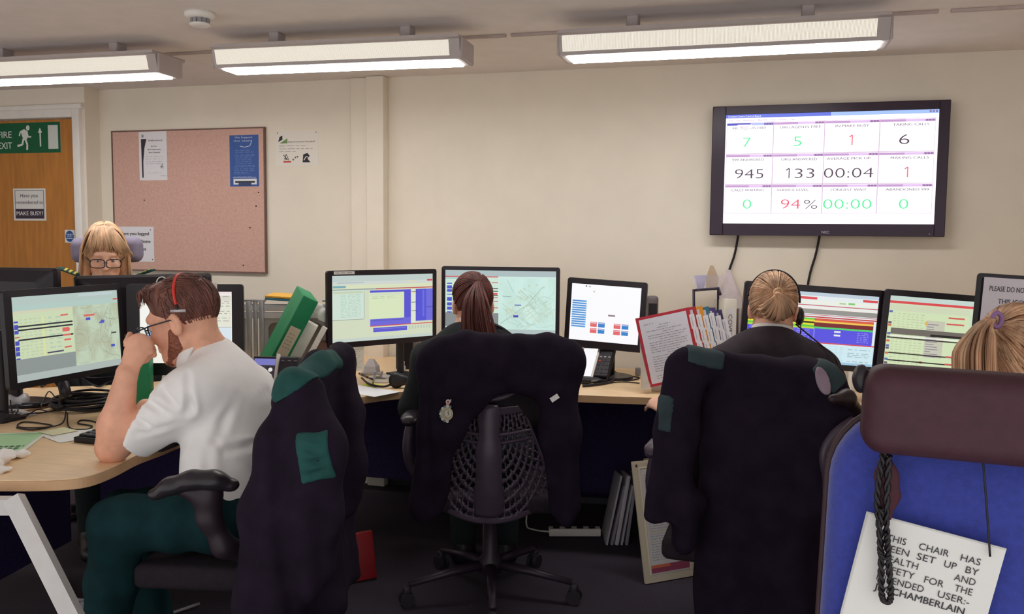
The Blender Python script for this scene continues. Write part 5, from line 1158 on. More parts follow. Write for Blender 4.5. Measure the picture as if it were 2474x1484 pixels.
bu = wbuild(b, 'bun', m_hbl3, tb); b = MB(); b.tube([T0+_rt*.014*math.cos(a)+V((0, 0, 1))*.012*math.sin(a)-_f*.012 for a in [2*PI*k/14 for k in range(14)]], .004, 6, True); wbuild(b, 'hair_tie', m_hbl2, bu)
hs = [on_ell(hcn, Rb, rad, (math.sin(a), .10, math.cos(a)), 1.07) for a in [math.radians(q) for q in range(-84, 98, 6)]]
hset = wbuild(MB().tube(hs, .0036, 8), 'headset_band', m_black, tb)
p = Hb+Rb @ V((.086, .0, -.02)); solid('ear_cushion', [(('e', tuple(p), (.016, .028, .032), Rb), .01)], .004, m_black, hset)
b = MB(); b.tube(crv([p+V((.004, 0, -.02)), p+V((.006, .02, -.06)), p+V((-.01, .07, -.085))], 5), .0022, 6); wbuild(b, 'microphone_boom', m_black, hset)
b = MB(); b.tube(crv([Hb+Rb @ V((.075, -.03, -.05)), W(1985, 835, 2.84), W(2016, 862, 2.80), W(2028, 895, 2.8)], 5), .0025, 6); wbuild(b, 'headset_cable', m_black, tb)

# ---- the woman at the right edge (blonde ponytail above the blue chair)
Hw = W(2452, 888, 1.82); fw4 = V((.10, .99, 0))
tw, Rw = seated('woman with a high blonde ponytail seen from behind, above the blue chair headrest', Hw, fw4, Hw+V((-.0, -.02, -.155)), Hw+V((-.19, -.03, -.23)), Hw+V((.19, -.03, -.23)), Hw+V((-.22, .08, -.45)), Hw+V((.22, .08, -.45)), Hw+V((-.14, .32, -.40)), Hw+V((.14, .32, -.40)), (Hw.x-.01, 1.74, .56), m_sweat, m_skinf, .95, -8, 6, True, True, .0065)
rad = (.082, .102, .098); hcn = Hw+Rw @ V((0, -.012, .034)); tie = (Rw.transposed() @ (W(2398, 778, 1.76)-hcn)).normalized()
b0 = [(('e', tuple(hcn), (.079, .099, .095), Rw), .01), (('e', tuple(Hw+Rw @ V((0, -.05, -.085))), (.072, .062, .10), Rw), .03), ('-', ('e', tuple(Hw+Rw @ V((0, .09, -.03))), (.09, .07, .085), Rw), .012)]
hr = solid('hair', b0, .005, m_hbl1, tw); b = MB(); b2 = MB()
for k in range(300):
    a = rg2.uniform(-.5, 1.5)*PI; d = V((math.cos(a), .45*max(0, math.sin(a))-.15-.5*max(0, -math.sin(a)), math.sin(a)))
    swept(b if rg2.random() < .5 else b2, hcn, Rw, rad, d+V((rg2.gauss(0, .06), rg2.gauss(0, .08), rg2.gauss(0, .06))), tie+V((rg2.gauss(0, .03), 0, rg2.gauss(0, .03))), rg2.uniform(.0018, .0036), 9, 1.0, 1.04)
for k in range(110):
    an_ = rg2.uniform(-1.5, 1.5); x_, y_ = math.sin(an_)*.078, -.05-math.cos(an_)*.064
    lock(b if rg2.random() < .5 else b2, crv([Hw+Rw @ V((x_*.9, y_*.97, -.165)), Hw+Rw @ V((x_, y_, -.09)), Hw+Rw @ V((x_*1.02, y_-.004, -.02)), on_ell(hcn, Rw, rad, tie+V((x_*3, 0, -.35)), 1.04), on_ell(hcn, Rw, rad, tie, 1.05)], 3), rg2.uniform(.0024, .0042), 5, .4)
wbuild(b, 'hair_strands', m_hbl1, hr); wbuild(b2, 'light_hair_strands', m_hbl2, hr)
T0 = on_ell(hcn, Rw, rad, tie, 1.10); b = MB(); b2 = MB()
T0 = W(2396, 776, 1.74)
for k in range(210):
    a = rg2.uniform(-1, 1); q = rg2.uniform(-1, 1); x1 = 2366+a*38; x2 = 2354+a*52; dpt = 1.715+q*.03
    pts = [T0+V((rg2.gauss(0, .004), rg2.gauss(0, .005), rg2.gauss(0, .004))), W(2388+a*14-6*abs(a), 768+10*abs(a)+8*(a+1), dpt), W(x1, 800+16*abs(a), dpt), W(x2, 850, dpt), W(x2+a*2, 900, dpt), W(x2-2, 960+rg2.uniform(-16, 16), dpt)]
    lock(b if rg2.random() < .45 else b2, crv(pts, 3), rg2.uniform(.002, .0038), 5, .35)
pt_ = wbuild(b, 'ponytail', m_hbl1, tw); wbuild(b2, 'light_ponytail_strands', m_hbl2, pt_)
b = MB(); b.tube([T0+V((.005, -.004, .003))+_rt*.012*math.cos(a)*.8+V((0, 0, 1))*.014*math.sin(a)-_f*.006 for a in [2*PI*k/14 for k in range(14)]], .005, 6, True); wbuild(b, 'hair_tie', pm('lilac_hair_tie', (150, 112, 160), .6), pt_)

# ---- the woman with glasses behind the far monitors
Hg = W(254, 617, 3.98); fg = V((.66, -.75, 0))
tg, Rg = seated('woman with glasses and long blonde fringe, looking down behind a dark monitor', Hg, fg, Hg+V((-.02, .04, -.155)), Hg+V((.10, .15, -.225)), Hg+V((-.17, -.11, -.225)), Hg+V((.20, .10, -.45)), Hg+V((-.15, -.22, -.45)), Hg+V((.22, -.06, -.66)), Hg+V((.08, -.16, -.66)), Hg+V((-.06, .07, -.72)), m_sweat, m_skinf, 1.0, -15, 0, True, True, .0048)
eyes(tg, Hg, Rg); glasses(tg, Hg, Rg, 1.0, (34, 28, 34), .030, .020, .116, -.006)
gp = lambda *p: tuple(Hg+Rg @ V(p))
b0 = [(('e', gp(0, -.016, .045), (.092, .104, .104), Rg), .01), (('c', gp(-.078, .008, .02), gp(-.088, .012, -.13), .026, .030), .03), (('c', gp(.078, .008, .02), gp(.088, .012, -.13), .026, .030), .03), (('c', gp(0, -.07, .0), gp(0, -.07, -.12), .06, .05), .03), ('-', ('e', gp(0, .115, -.045), (.064, .085, .105), Rg), .012)]
hr = solid('hair', b0, .005, m_hbl3, tg); b = MB(); b2 = MB()
for k in range(330):     # fringe swept to one side, and long sides
    x = rg2.uniform(-.07, .07); pts = [gp(x*.30+.006, -.02, .146), gp(x*.6+.004, .045, .138), gp(x*.95-.002, .084, .104), gp(x*1.25-.008, .094-.1*abs(x), .074-.2*abs(x)), gp(x*1.5-.014+rg2.gauss(0, .005), .090-.35*abs(x), .052-.55*abs(x)+rg2.uniform(-.016, .012))]
    if k % 3: 
        q = 1 if rg2.random() < .5 else -1; u = rg2.random(); pts = [gp(q*.004, -.05+.06*u, .148), gp(q*.036, -.04+.07*u, .140), gp(q*.070, -.02+.07*u, .108), gp(q*.094, -.02+.066*u, .04), gp(q*(.096+.01*rg2.random()), -.01+.056*u, -.05), gp(q*(.094+.018*rg2.random()), -.01+.05*u, -.15)]
    lock(b if rg2.random() < .5 else b2, crv(pts, 3), rg2.uniform(.0022, .0042), 5, .3)
wbuild(b, 'hair_strands', m_hbl3, hr); wbuild(b2, 'light_hair_strands', m_hbl2, hr)
for q, nm in ((W(166, 656, 3.92), -1), (W(348, 660, 3.98), 1)):
    e = MB(Matrix.Translation(q) @ Matrix.Rotation(math.atan2(_rt.y, _rt.x), 4, 'Z') @ Matrix.Rotation(-.35*(-nm)*-1, 4, 'Y')); e.box((0, 0, 0), (.095, .05, .009), bev=.003); ep = wbuild(e, 'epaulette', m_jgrn, tg)
    e2 = MB(e.M)
    for k in (-1, 0, 1): e2.box((k*.022+.01, -.004, .005), (.010, .052, .004), (0, 0, .3))
    wbuild(e2, 'rank_stripe', pm('yellow_braid', (206, 196, 92), .6), ep)
# ------------------------------------------------------------------ things on and around the desks
GAP = .0012
def D(px, py): return onZ(px, py, DZ)
def flat(name, label, cat, corners, art, bg=(236, 234, 230), z=DZ, group=None, px=(100, 100)):
    """paper lying flat: corners top-left, top-right, bottom-left as they lie"""
    a, b_, c = [onZ(*q, z) for q in corners]; u = b_-a; v = a-c; v2 = v-u.normalized()*v.dot(u.normalized()); s = Sheet(px[0], px[1], u.length, v2.length, bg, gap=.0003)
    if art: art(s)
    cen = a+u/2-v2/2+V((0, 0, GAP+.0012)); return sheet_obj(name, label, cat, s, cen, u, v2, edge=bg, group=group, back=.0005)
def book(name, label, cat, a, b_, w, t_, mat, depthv, group=None, edge=None):
    """a slab from a to b (its length), w deep along depthv, t thick"""
    a, b_ = V(a), V(b_); L_ = (b_-a); l = L_.normalized(); dv = V(depthv); dv = (dv-l*dv.dot(l)).normalized(); tv = l.cross(dv); o = thing(name, label, cat, a, group=group)
    M = Matrix(((tv.x, dv.x, l.x), (tv.y, dv.y, l.y), (tv.z, dv.z, l.z))); b = MB(); b.box(((dv*w/2)+L_/2), (t_, w, L_.length), M, bev=min(.004, t_*.2)); b.build('cover', mat, o); return o, M, L_.length
# left desk
lp, lq = D(44, 1102), D(121, 1045); lv_ = lq-lp; lu_ = V((lv_.y, -lv_.x, 0)).normalized(); lw_ = .24
s = Sheet(100, 130, lw_, lv_.length, (184, 226, 176), gap=.0003); s.rect(95, 0, 100, 130, (236, 226, 222), 2); s.rect(0, 0, 100, 8, (206, 236, 200), 2)
for i in range(4): s.scribble(62-i*12, 92-i*2, 84+i*11, 5.5, (70, 90, 76), 3, (4, 9), 2.2)
sheet_obj('leaflet', 'pale green printed leaflet with a folded edge at the left of the desk', 'leaflet', s, lp+lv_/2-lu_*lw_/2+V((0, 0, GAP+.0012)), lu_, lv_, edge=(184, 226, 176), back=.0005)
b = MB(); t = thing('tissue', 'crumpled white tissue on the near corner of the desk', 'tissue', D(20, 1125))
ts = [(('e', tuple(D(x, y)+V((0, 0, z))), (r1, r2, r3), Matrix.Rotation(a, 3, 'Z')), .012) for x, y, z, r1, r2, r3, a in ((0, 1118, .016, .045, .03, .018, .3), (35, 1108, .012, .03, .022, .014, 1.0), (-25, 1135, .012, .03, .03, .014, 2), (58, 1102, .006, .026, .012, .007, .7), (8, 1142, .008, .022, .018, .01, 1.4))]+[('x', (0, 0, DZ+.001), (0, 0, -1))]
solid('crumpled_sheet', ts, .003, m_paper, t, fold=dict(amp=.006, fr=150, seed=2))
flat('sticky_note', 'pale yellow sticky note on the desk beside the keyboard', 'sticky note', ((154, 1034), (190, 1042), (121, 1052)), None, (228, 226, 186), DZ+.003)
flat('paper_sheet', 'white sheet slipped under the black keyboard', 'paper', ((214, 1036), (262, 1052), (135, 1068)), None, (236, 236, 232))
flat('handwritten_note', 'white note with black handwriting lying among the cables', 'note', ((20, 982), (92, 1003), (-40, 1005)), lambda s: [s.line([(10+i*14+random.uniform(-3, 3), 30+random.uniform(-14, 14)), (16+i*14, 64+random.uniform(-14, 14)), (22+i*14, 26+random.uniform(-10, 20))], 4, (54, 50, 56)) for i in range(6)]+[s.scribble(10, 80, 88, 5, (90, 86, 90))], (226, 222, 222))
kA = V((-2.05, 2.20, DZ)); kt = thing('keyboard', 'black computer keyboard on the desk by the leaning elbow', 'keyboard', kA+V((.165, .105, 0)), math.radians(-3))
kb = MB(); kb.box((0, 0, .012), (.34, .17, .020), (.05, 0, 0), bev=.004); kb.build('casing', m_black, kt)
for rw in range(5):
    for cl_ in range(13):
        if rw == 0 and 3 < cl_ < 9: continue
        k = MB(); k.box((-.15+cl_*.025, -.062+rw*.0255, .0255+(-.062+rw*.0255)*.05), (.021, .021, .007), (.05, 0, 0), bev=.002, seg=1); k.build('key', m_dark, kt)
k = MB(); k.box((0, -.062, .0225), (.12, .021, .007), (.05, 0, 0), bev=.002, seg=1); k.build('space_bar', m_dark, kt)
mo = thing('mouse', 'dark computer mouse at the left frame edge beside the green leaflet', 'mouse', D(-4, 1018)); solid('shell', [(('e', tuple(D(-4, 1018)+V((0, 0, .012))), (.034, .058, .026), Matrix.Rotation(.9, 3, 'Z')), .01), ('x', (0, 0, DZ+.001), (0, 0, -1))], .003, m_dark, mo); MB().ell((0, .02, .034), (.004, .01, .006)).build('scroll_wheel', m_grey, mo)
m_clear = pm('clear_wrap', (222, 220, 224), .2, .03, alpha=.75)
bagt = thing('plastic_wrap', 'crumpled clear plastic wrap under the map screen', 'plastic wrap', D(28, 968))
solid('film', [(('e', tuple(D(x, y)+V((0, 0, z))), (r1, r2, r3), None), .012) for x, y, z, r1, r2, r3 in ((10, 975, .025, .07, .05, .03), (42, 982, .02, .05, .045, .026), (-20, 970, .03, .06, .05, .035))]+[('x', (0, 0, DZ+.001), (0, 0, -1))], .005, m_clear, bagt, fold=dict(amp=.008, fr=110, seed=5))
# coiled and loose cables on the man's desk
ct = MB(); cc = D(212, 985); rg3 = random.Random(9)
for k in range(9):
    r1, r2 = rg3.uniform(.12, .15), rg3.uniform(.085, .12); z0 = .008+k*.0045; ox, oy = rg3.uniform(-.012, .012), rg3.uniform(-.012, .012)
    ct.tube([cc+V((ox+r1*math.cos(a)*.8-r2*math.sin(a)*.3, oy+r2*math.sin(a)+r1*math.cos(a)*.3, z0+.003*math.sin(3*a+k))) for a in [2*PI*q/36 for q in range(36)]], .0052, 6, True)
co = thing('cable_coil', 'thick coil of black cable on the desk behind the forearm', 'cable', (cc.x, cc.y, DZ)); wbuild(ct, 'coiled_cable', m_black, co)
b = MB(); p0 = D(150, 1000)
b.tube(crv([p0+V((0, 0, .02)), p0+V((0, 0, .06)), W(160, 955, 2.92)], 4), .010, 8); b.tube([W(160, 958, 2.92), W(152, 925, 2.93)], [.020, .019], 8); wbuild(b, 'plug', m_black, co)
def wire(label, pts, r=.0026, grp='loose cables on the desk'):
    return tag(MB().tube(crv([D(*p)+V((0, 0, r+.0008+z)) for *p, z in pts], 6), r, 6).build('loose_cable', m_black), label, 'cable', grp)
wire('thin black cable looping across the desk left of the sticky note', [(40, 1036, 0), (80, 1041, 0), (126, 1031, 0), (60, 1022, 0), (44, 1034, 0), (100, 1040, .006), (150, 1030, .006), (160, 1006, .02)])
wire('thin black cable from the coil to behind the keyboard', [(163, 1005, .006), (168, 1036, 0), (208, 1040, 0), (222, 1032, 0), (190, 1026, 0), (196, 1018, 0), (222, 1020, 0), (240, 1026, 0)])
wire('black cable with a small plug below the map screen', [(26, 985, .01), (24, 960, .10), (30, 1000, 0), (70, 1002, .0), (140, 990, 0), (120, 966, .03), (98, 990, .004)])
wire('black cable trailing behind the map screen towards the coil', [(120, 925, .06), (190, 930, .03), (235, 940, .006), (262, 930, .006), (300, 922, .006)], .004)
wire('thick black cable running under the map screen', [(100, 940, .004), (160, 922, .03), (220, 928, .02), (280, 915, .004)], .005)
wire('black cable knotted beside the handwritten note', [(0, 968, .02), (30, 978, .012), (44, 1000, .01), (28, 1016, .006), (40, 1008, .006), (56, 1014, .004), (90, 995, .004), (120, 1000, .003)], .0024)
b = MB(); q = D(76, 985); b.box((0, 0, .011), (.06, .03, .018), (0, 0, .5), bev=.004); pl = b.build('power_adapter', m_black, None, q); tag(pl, 'small black power adapter lying between the cables', 'power adapter')
p = D(338, 1008); o = thing('box_file', 'bright green file standing upright behind the forearm of the man', 'file', p, math.radians(30))
m_grn = pm('green_card', (16, 128, 80), .55, .05)
b = MB(); b.box((0, .0, .125), (.085, .10, .25), (0, 0, 0), bev=.004); b.build('cover', m_grn, o)
# desk phones: display side, pale divider, dark keypad
def phone(label, base, yaw, tilt, scr, group='desk phones', sx=1.0):
    o = thing('desk_phone', label, 'phone', base, math.radians(yaw), group); M = Matrix.Translation((0, 0, .012)) @ Matrix.Rotation(math.radians(-tilt), 4, 'X')
    b = MB(); b.box((0, .06, .008), (.19*sx, .17, .016), bev=.004); b.build('foot', m_black, o)
    b = MB(M); b.box((0, .012, .095), (.19*sx, .022, .19), bev=.006); body = b.build('body', m_black, o)
    s = Sheet(60, 90, .085*sx, .165, scr[0], M @ Matrix.Translation((-.047*sx, -.0006, .096)))
    if scr[1]: 
        s.rect(0, 0, 60, 14, (120, 120, 190)); s.rect(4, 22, 34, 46, (150, 190, 230)); s.rect(36, 16, 60, 90, (44, 40, 48))
        for k in range(5): s.disc(48, 24+k*13, 6, 4.4, (226, 222, 220), 3)
    s.build('display', SCREEN if not scr[1] else SCREEN, o)
    MB(M).box((.006*sx, -.006, .098), (.013*sx, .016, .196), bev=.003).build('divider_strip', pm('pale_strip', (212, 208, 204), .4), o)
    b = MB(M); b.box((.055*sx, -.008, .096), (.078*sx, .022, .18), bev=.01, seg=3); b.build('keypad_block', m_dark, o)
    for r_ in range(7):
        for c_ in range(3):
            if r_ == 1: continue
            k = MB(M); k.box((.030*sx+c_*.025*sx, -.0195, .165-r_*.0235), (.015*sx, .005, .008), bev=.002, seg=1); k.build('button', pm('red_button', (190, 60, 44), .5) if (r_, c_) == (3, 0) else (m_grey if r_ == 2 else pm('button_dark', (62, 54, 60), .4)), o)
    return o
ph1 = D(657, 984); phone('black desk phone with a lit display in front of the green folder', (ph1.x, ph1.y, DZ), 12, 22, ((60, 56, 66), True))
ph2 = D(1428, 922); phone('black desk phone with a white display below the small squarish monitor', (ph2.x, ph2.y, DZ), -6, 46, ((248, 248, 250), False), sx=.82)
# leaning folders
dvec = (_f*.90-_rt*.42)
gb, gt = W(640, 935, 3.50), W(752, 722, 3.50); gb2 = gt+(gb-gt)*1.02
g, M_, L_ = book('lever_arch_folder', 'big green lever arch folder leaning beside the grey divider', 'folder', gb2, gt, .25, .066, m_grn, dvec)
s = Sheet(50, 120, .045, .13, (206, 196, 168)); [s.scribble(8, 42, 30+i*14, 3, (160, 150, 130)) for i in range(5)]; q = s.build('spine_label', PRINT, g)
l_ = (gt-gb2).normalized(); dv_ = (dvec-l_*dvec.dot(l_)).normalized(); tv_ = l_.cross(dv_)
tvr = tv_ if tv_.dot(_rt) > 0 else -tv_
q.matrix_local = basis(l_*L_*.52-dv_*.0025, tvr, l_)
b = MB(); rr_ = l_*L_*.24-dv_*.002; b.tube([rr_+tvr*.012*math.cos(a)+l_*.012*math.sin(a) for a in [2*PI*k/16 for k in range(16)]], .0025, 6, True); b.build('finger_ring', m_steel, g)
m_wf = pm('white_folder', (222, 216, 202), .45, .04)
for i, (a_, b_, th, lb) in enumerate((((666, 950, 3.55), (755, 782, 3.58), .050, 'thick white folder leaning against the green lever arch folder'), ((698, 950, 3.52), (786, 790, 3.56), .022, 'thin white folder leaning nearest the left of the purple form screen'))):
    book('folder', lb, 'folder', W(*a_), W(*b_), .24, th, m_wf, (_f*.95-_rt*.2), 'white folders leaning by the green folder')
book('folder', 'brown card folder leaning behind the white folders', 'folder', W(740, 945, 3.72), W(790, 830, 3.72), .22, .06, pm('brown_card', (120, 92, 82), .7), _f, None)
pA_, pB_ = W(655, 722, 3.93), W(706, 727, 3.93)
for i, (lb, c, dz) in enumerate((('teal file lying flat on top of the grey divider', (52, 112, 132), .006), ('yellow file lying on the teal file above the grey divider', (222, 166, 54), .017))):
    b = MB(); b.box((0, 0, 0), (.13, .20, .010), (0, .06, pu.to_2d().angle_signed(V((1, 0))) if False else .35), bev=.002, seg=1); o = b.build('file', pm('file_%d' % i, c, .5), None, (pA_+pB_)/2+V((0, .02, dz))); tag(o, lb, 'file', 'files on the divider')
b = MB(); t = thing('paper_ball', 'crumpled white paper on the white folders behind the green folder', 'paper', W(772, 748, 3.75)); solid('crumpled_sheet', [(('e', tuple(W(768, 744, 3.75)), (.020, .026, .024), None), .006), (('e', tuple(W(778, 762, 3.75)), (.016, .026, .030), None), .006)], .004, m_paper, t, fold=dict(amp=.006, fr=140, seed=8))
# around the purple form screen
def upright(name, label, cat, tl, tr, bl, d, art, bg, px=(100, 100), thick=.0006):
    a, b_, c = W(*tl, d), W(*tr, d), W(*bl, d); u = b_-a; v = a-c; s = Sheet(px[0], px[1], u.length, v.length, bg); 
    if art: art(s)
    return sheet_obj(name, label, cat, s, (b_+c)/2, u, v, edge=bg, back=thick)
t = thing('tape_dispenser', 'clear desk tidy with a sloping lid on a plate under the purple form screen', 'desk tidy', D(898, 905))
b = MB(); b.box((0, 0, .007), (.10, .07, .012), (0, 0, .3), bev=.002); b.build('base_plate', pm('plate_grey', (180, 170, 162), .4), t)
b = MB(); b.loft([[(-.032, -.025, .014), (.032, -.025, .014), (.032, .025, .014), (-.032, .025, .014)], [(-.03, -.022, .04), (.03, -.022, .04), (.03, .022, .04), (-.03, .022, .04)], [(-.012, -.006, .075), (.012, -.006, .075), (.012, .006, .075), (-.012, .006, .075)]], True, False); b.build('lid', pm('clear_plastic_grey', (206, 202, 204), .25, alpha=.85), t)
for i, (cs, lb, bgc) in enumerate(((((902, 903), (966, 903), (892, 926)), 'stack of grey papers on the desk under the purple form screen', (196, 186, 172)), (((955, 897), (986, 899), (950, 920)), 'pale folded sheet beside the dark computer case', (204, 200, 204)), (((866, 932), (968, 948), (872, 955)), 'white sheet at the front edge of the desk under the yellow note', (238, 238, 242)))):
    flat('paper_sheet', lb, 'paper', cs, (lambda s: [s.scribble(6, 94, 20+k*16, 3, (180, 172, 160)) for k in range(4)]) if i == 0 else None, bgc)
flat('sticky_note', 'bright yellow-green note on the white sheet by the black headset', 'sticky note', ((897, 927), (927, 932), (890, 934)), None, (214, 222, 76), DZ+.003)
t = thing('pen', 'clear pen standing tilted over the yellow-green note', 'pen', D(903, 928)); b = MB(); p_ = D(901, 930)+V((0, 0, .006)); b.tube([p_, W(908, 899, 3.66)], .0045, 8); wbuild(b, 'barrel', m_grey, t); b = MB(); b.tube([p_, p_+(W(908, 899, 3.66)-p_)*.12], [.001, .0046], 8); wbuild(b, 'tip', m_black, t)
t = thing('headset', 'black headset with a boom lying on the desk left of the ponytailed woman', 'headset', D(955, 940)); q = D(958, 938)+V((0, 0, .035))
solid('ear_cushion', [(('e', tuple(q), (.034, .022, .036), Matrix.Rotation(.5, 3, 'Z')), .01), (('e', tuple(q+V((.03, .0, .002))), (.03, .018, .024), None), .01)], .003, m_black, t)
b = MB(); b.tube(crv([q+V((-.02, -.01, -.018)), D(925, 941)+V((0, 0, .012)), D(893, 935)+V((0, 0, .012)), D(874, 924)+V((0, 0, .02))], 5), .005, 6); wbuild(b, 'microphone_boom', m_black, t)
t = thing('pen', 'black pen with silver bands lying across the papers', 'pen', D(885, 912)); b = MB(); b.tube([D(868, 905)+V((0, 0, .005)), D(902, 920)+V((0, 0, .005))], .0045, 8); wbuild(b, 'barrel', m_black, t)
b = MB(); b.tube([D(884, 912)+V((0, 0, .005)), D(887, 913.5)+V((0, 0, .005))], .0052, 8); b.tube([D(892, 915.5)+V((0, 0, .005)), D(898, 918)+V((0, 0, .005))], .0052, 8); wbuild(b, 'silver_band', m_steel, t)
p = D(972, 893); t = thing('computer_case', 'small black computer case standing behind the ponytailed woman', 'computer', p, .25); MB().box((.01, .12, .115), (.085, .24, .23), bev=.006).build('casing', m_black, t); MB().box((.01, -.001, .18), (.06, .004, .02)).build('drive_slot', m_dark, t)
p = D(974, 897); t = thing('bottle', 'tiny clear bottle standing by the black computer case', 'bottle', p); MB().lathe([(.011, 0), (.012, .004), (.012, .024), (.006, .03)]).build('body', pm('bottle_clear', (190, 200, 214), .15, alpha=.8), t); MB().lathe([(.007, .031), (.007, .048), (.004, .05)]).build('lid', m_white, t)
# cables and small things by the second phone
for lb, pts, r in (('black cable loop on the desk right of the second phone', [(1440, 925, 0), (1475, 915, 0), (1512, 922, 0), (1545, 915, .0), (1500, 908, .004), (1478, 900, .02), (1468, 880, .08)], .003), ('thin black cable crossing the desk to the flip file', [(1450, 930, 0), (1500, 925, 0), (1545, 928, 0)], .0028), ('thick black cable end lying in front of the second phone', [(1408, 936, 0), (1432, 934, 0), (1470, 928, 0), (1482, 922, 0)], .006)): wire(lb, pts, r, 'cables by the second phone')
t = thing('headset', 'black folded headset on the desk below the second phone', 'headset', D(1412, 925)); q = D(1414, 928)+V((0, 0, .016)); solid('ear_cushion', [(('e', tuple(q), (.036, .022, .016), None), .01), (('e', tuple(q+V((.05, .012, 0))), (.026, .018, .015), None), .01)], .003, m_black, t)
b = MB(); b.tube([q+V((.03, -.02, .002)), q+V((.062, -.008, .004))], .0045, 6); wbuild(b, 'silver_clip', m_steel, t)
p = D(1541, 907); MB().box((0, 0, .018), (.022, .022, .034), bev=.003); b = MB(); b.box((0, 0, .0185), (.024, .024, .035), bev=.003); tag(b.build('small_box', m_grey, None, (p.x, p.y, DZ)), 'tiny grey box on the desk left of the flip file', 'box')
p = W(1577, 745, 4.16); t = thing('speaker', 'small grey rounded speaker behind the small squarish monitor', 'speaker', (p.x, p.y, DZ), .2); b = MB(); b.box((0, .03, .20), (.056, .06, .37), bev=.02, seg=4); b.build('casing', pm('speaker_grey', (112, 104, 104), .5), t); MB().box((0, -.0015, .25), (.04, .004, .2), bev=.001, seg=1).build('grille', m_dark, t)
# flip file of coloured panels on a base
u0 = (W(1666, 749, 3.70)-W(1553, 773, 3.70)); v0 = (W(1553, 773, 3.70)-W(1569, 930, 3.70)); uu, vv = u0.normalized(), v0.normalized(); nn = uu.cross(vv); nn = nn if nn.dot(_f) > 0 else -nn
fb_ = D(1625, 948); t = thing('flip_file', 'desktop flip file with red, yellow, teal and purple panels and white tabs', 'flip file', (fb_.x, fb_.y, DZ), .2)
pwid, phgt = u0.length+.030, v0.length+.022; pc0 = (W(1666, 749, 3.70)+W(1569, 930, 3.70))/2
m_base = pm('flip_base_beige', (204, 198, 188), .5)
b = MB(); ba_, bb_ = W(1544, 772, 3.712), W(1549, 941, 3.69)
b.add([W(1544, 772, 3.715), W(1556, 772, 3.715), W(1572, 940, 3.70), W(1549, 941, 3.69), W(1544, 772, 3.735), W(1556, 772, 3.735), W(1572, 940, 3.74), W(1549, 941, 3.73)], [(0, 1, 2, 3), (7, 6, 5, 4), (0, 3, 7, 4), (1, 5, 6, 2), (0, 4, 5, 1), (3, 2, 6, 7)]); wbuild(b, 'side_panel', m_base, t)
b = MB(); b.box((.06, .10, .012), (.30, .18, .022), bev=.004); b.build('base', m_base, t)
cols_ = ((188, 52, 66), (178, 60, 66), (226, 152, 44), (62, 112, 132), (84, 70, 122), (70, 62, 104))
for i, c in enumerate(cols_):
    ang = math.radians(-4.5*i); off = uu*(.030*i)+nn*(.012*i+.001)+vv*(-.004*i*i*.4); u2 = (Matrix.Rotation(ang, 3, vv) @ uu)
    s = Sheet(100, 130, pwid, phgt, c); s.rect(5, 5, 93, 125, (222, 222, 232) if i == 0 else (214, 206, 210), 1)
    if i == 0:
        for k, (x0, x1) in enumerate(((12, 30), (40, 60), (35, 56), (14, 80), (44, 64), (16, 86), (16, 82), (36, 74), (16, 86), (16, 84), (16, 85), (16, 70), (16, 86), (44, 70), (16, 88), (16, 86), (16, 84), (16, 60), (16, 86), (16, 80), (16, 86), (40, 70), (16, 84), (16, 60))): s.scribble(x0, x1, 16+k*4.4, 1.1, (160, 156, 164), 2, (3, 10), 1.6)
    fr = pc0+off; q = MB(); q.v, q.f, q.c, q.sm = s.v, s.f, s.c, s.sm; q.box((0, .0028, 0), (pwid, .004, phgt), col=c); o = q.build('panel', PRINT, t); bpy.context.view_layer.update(); o.matrix_world = basis(fr, u2, vv)
    for j in range(3):
        z = (.36-.20*j-.02*(i % 3))*phgt
        tb_ = Sheet(20, 50, .022, .062, (232, 230, 234)); tb_.rect(6, 8, 9, 42, (190, 186, 196)); tq = MB(); tq.v, tq.f, tq.c, tq.sm = tb_.v, tb_.f, tb_.c, tb_.sm; tq.box((0, .001, 0), (.022, .0016, .062), col=(232, 230, 234)); o2 = tq.build('index_tab', PRINT, o); o2.location = (pwid/2+.004+.004*j, -.001, z-.02)
# leaflet holder, lever arch and paper cone behind the flip file
p = W(1700, 760, 4.12); t = thing('leaflet_holder', 'clear leaflet holder on a dark wire frame behind the flip file', 'leaflet holder', (p.x, p.y, DZ), .2); inv = place(t)
b = MB(); wf = [W(1678, 905, 4.08), W(1676, 700, 4.08), W(1737, 697, 4.08), W(1740, 712, 4.05)]; b.tube(wf, .007, 6); b.tube([W(1735, 905, 4.14), W(1735, 700, 4.14), W(1676, 702, 4.14)], .006, 6); wbuild(b, 'wire_frame', pm('wire_purple_black', (44, 34, 60), .4), t)
b = MB()
for a_, c_ in (((1665, 668), (1680, 705)), ): pass
b.loft([[W(1684, 703, 4.08), W(1736, 701, 4.08), W(1736, 701, 4.16), W(1684, 703, 4.16)], [W(1664, 667, 4.07), W(1748, 664, 4.07), W(1748, 664, 4.19), W(1664, 667, 4.19)]], False, False); wbuild(b, 'clear_pocket', pm('clear_pocket', (214, 206, 214), .15, alpha=.35), t)
for i, (lb, pts, c) in enumerate((('pale blue leaflet standing in the clear leaflet holder', ((1678, 666), (1708, 665), (1700, 700), (1686, 701)), (172, 170, 206)), ('tan pointed leaflet standing in the clear leaflet holder', ((1706, 670), (1716, 641), (1724, 642), (1736, 672), (1732, 699), (1706, 700)), (190, 166, 140)))):
    dd_ = 4.10+.03*i; b = MB(); vs = [W(*q, dd_) for q in pts]; n_ = len(vs); vs += [W(*q, dd_+.006) for q in pts]; b.add(vs, [tuple(range(n_)), tuple(reversed(range(n_, 2*n_)))]+[(k, n_+k, n_+(k+1) % n_, (k+1) % n_) for k in range(n_)]); o = b.build('leaflet', pm('leaflet_%d' % i, c, .6)); tag(o, lb, 'leaflet', 'leaflets in the clear holder')
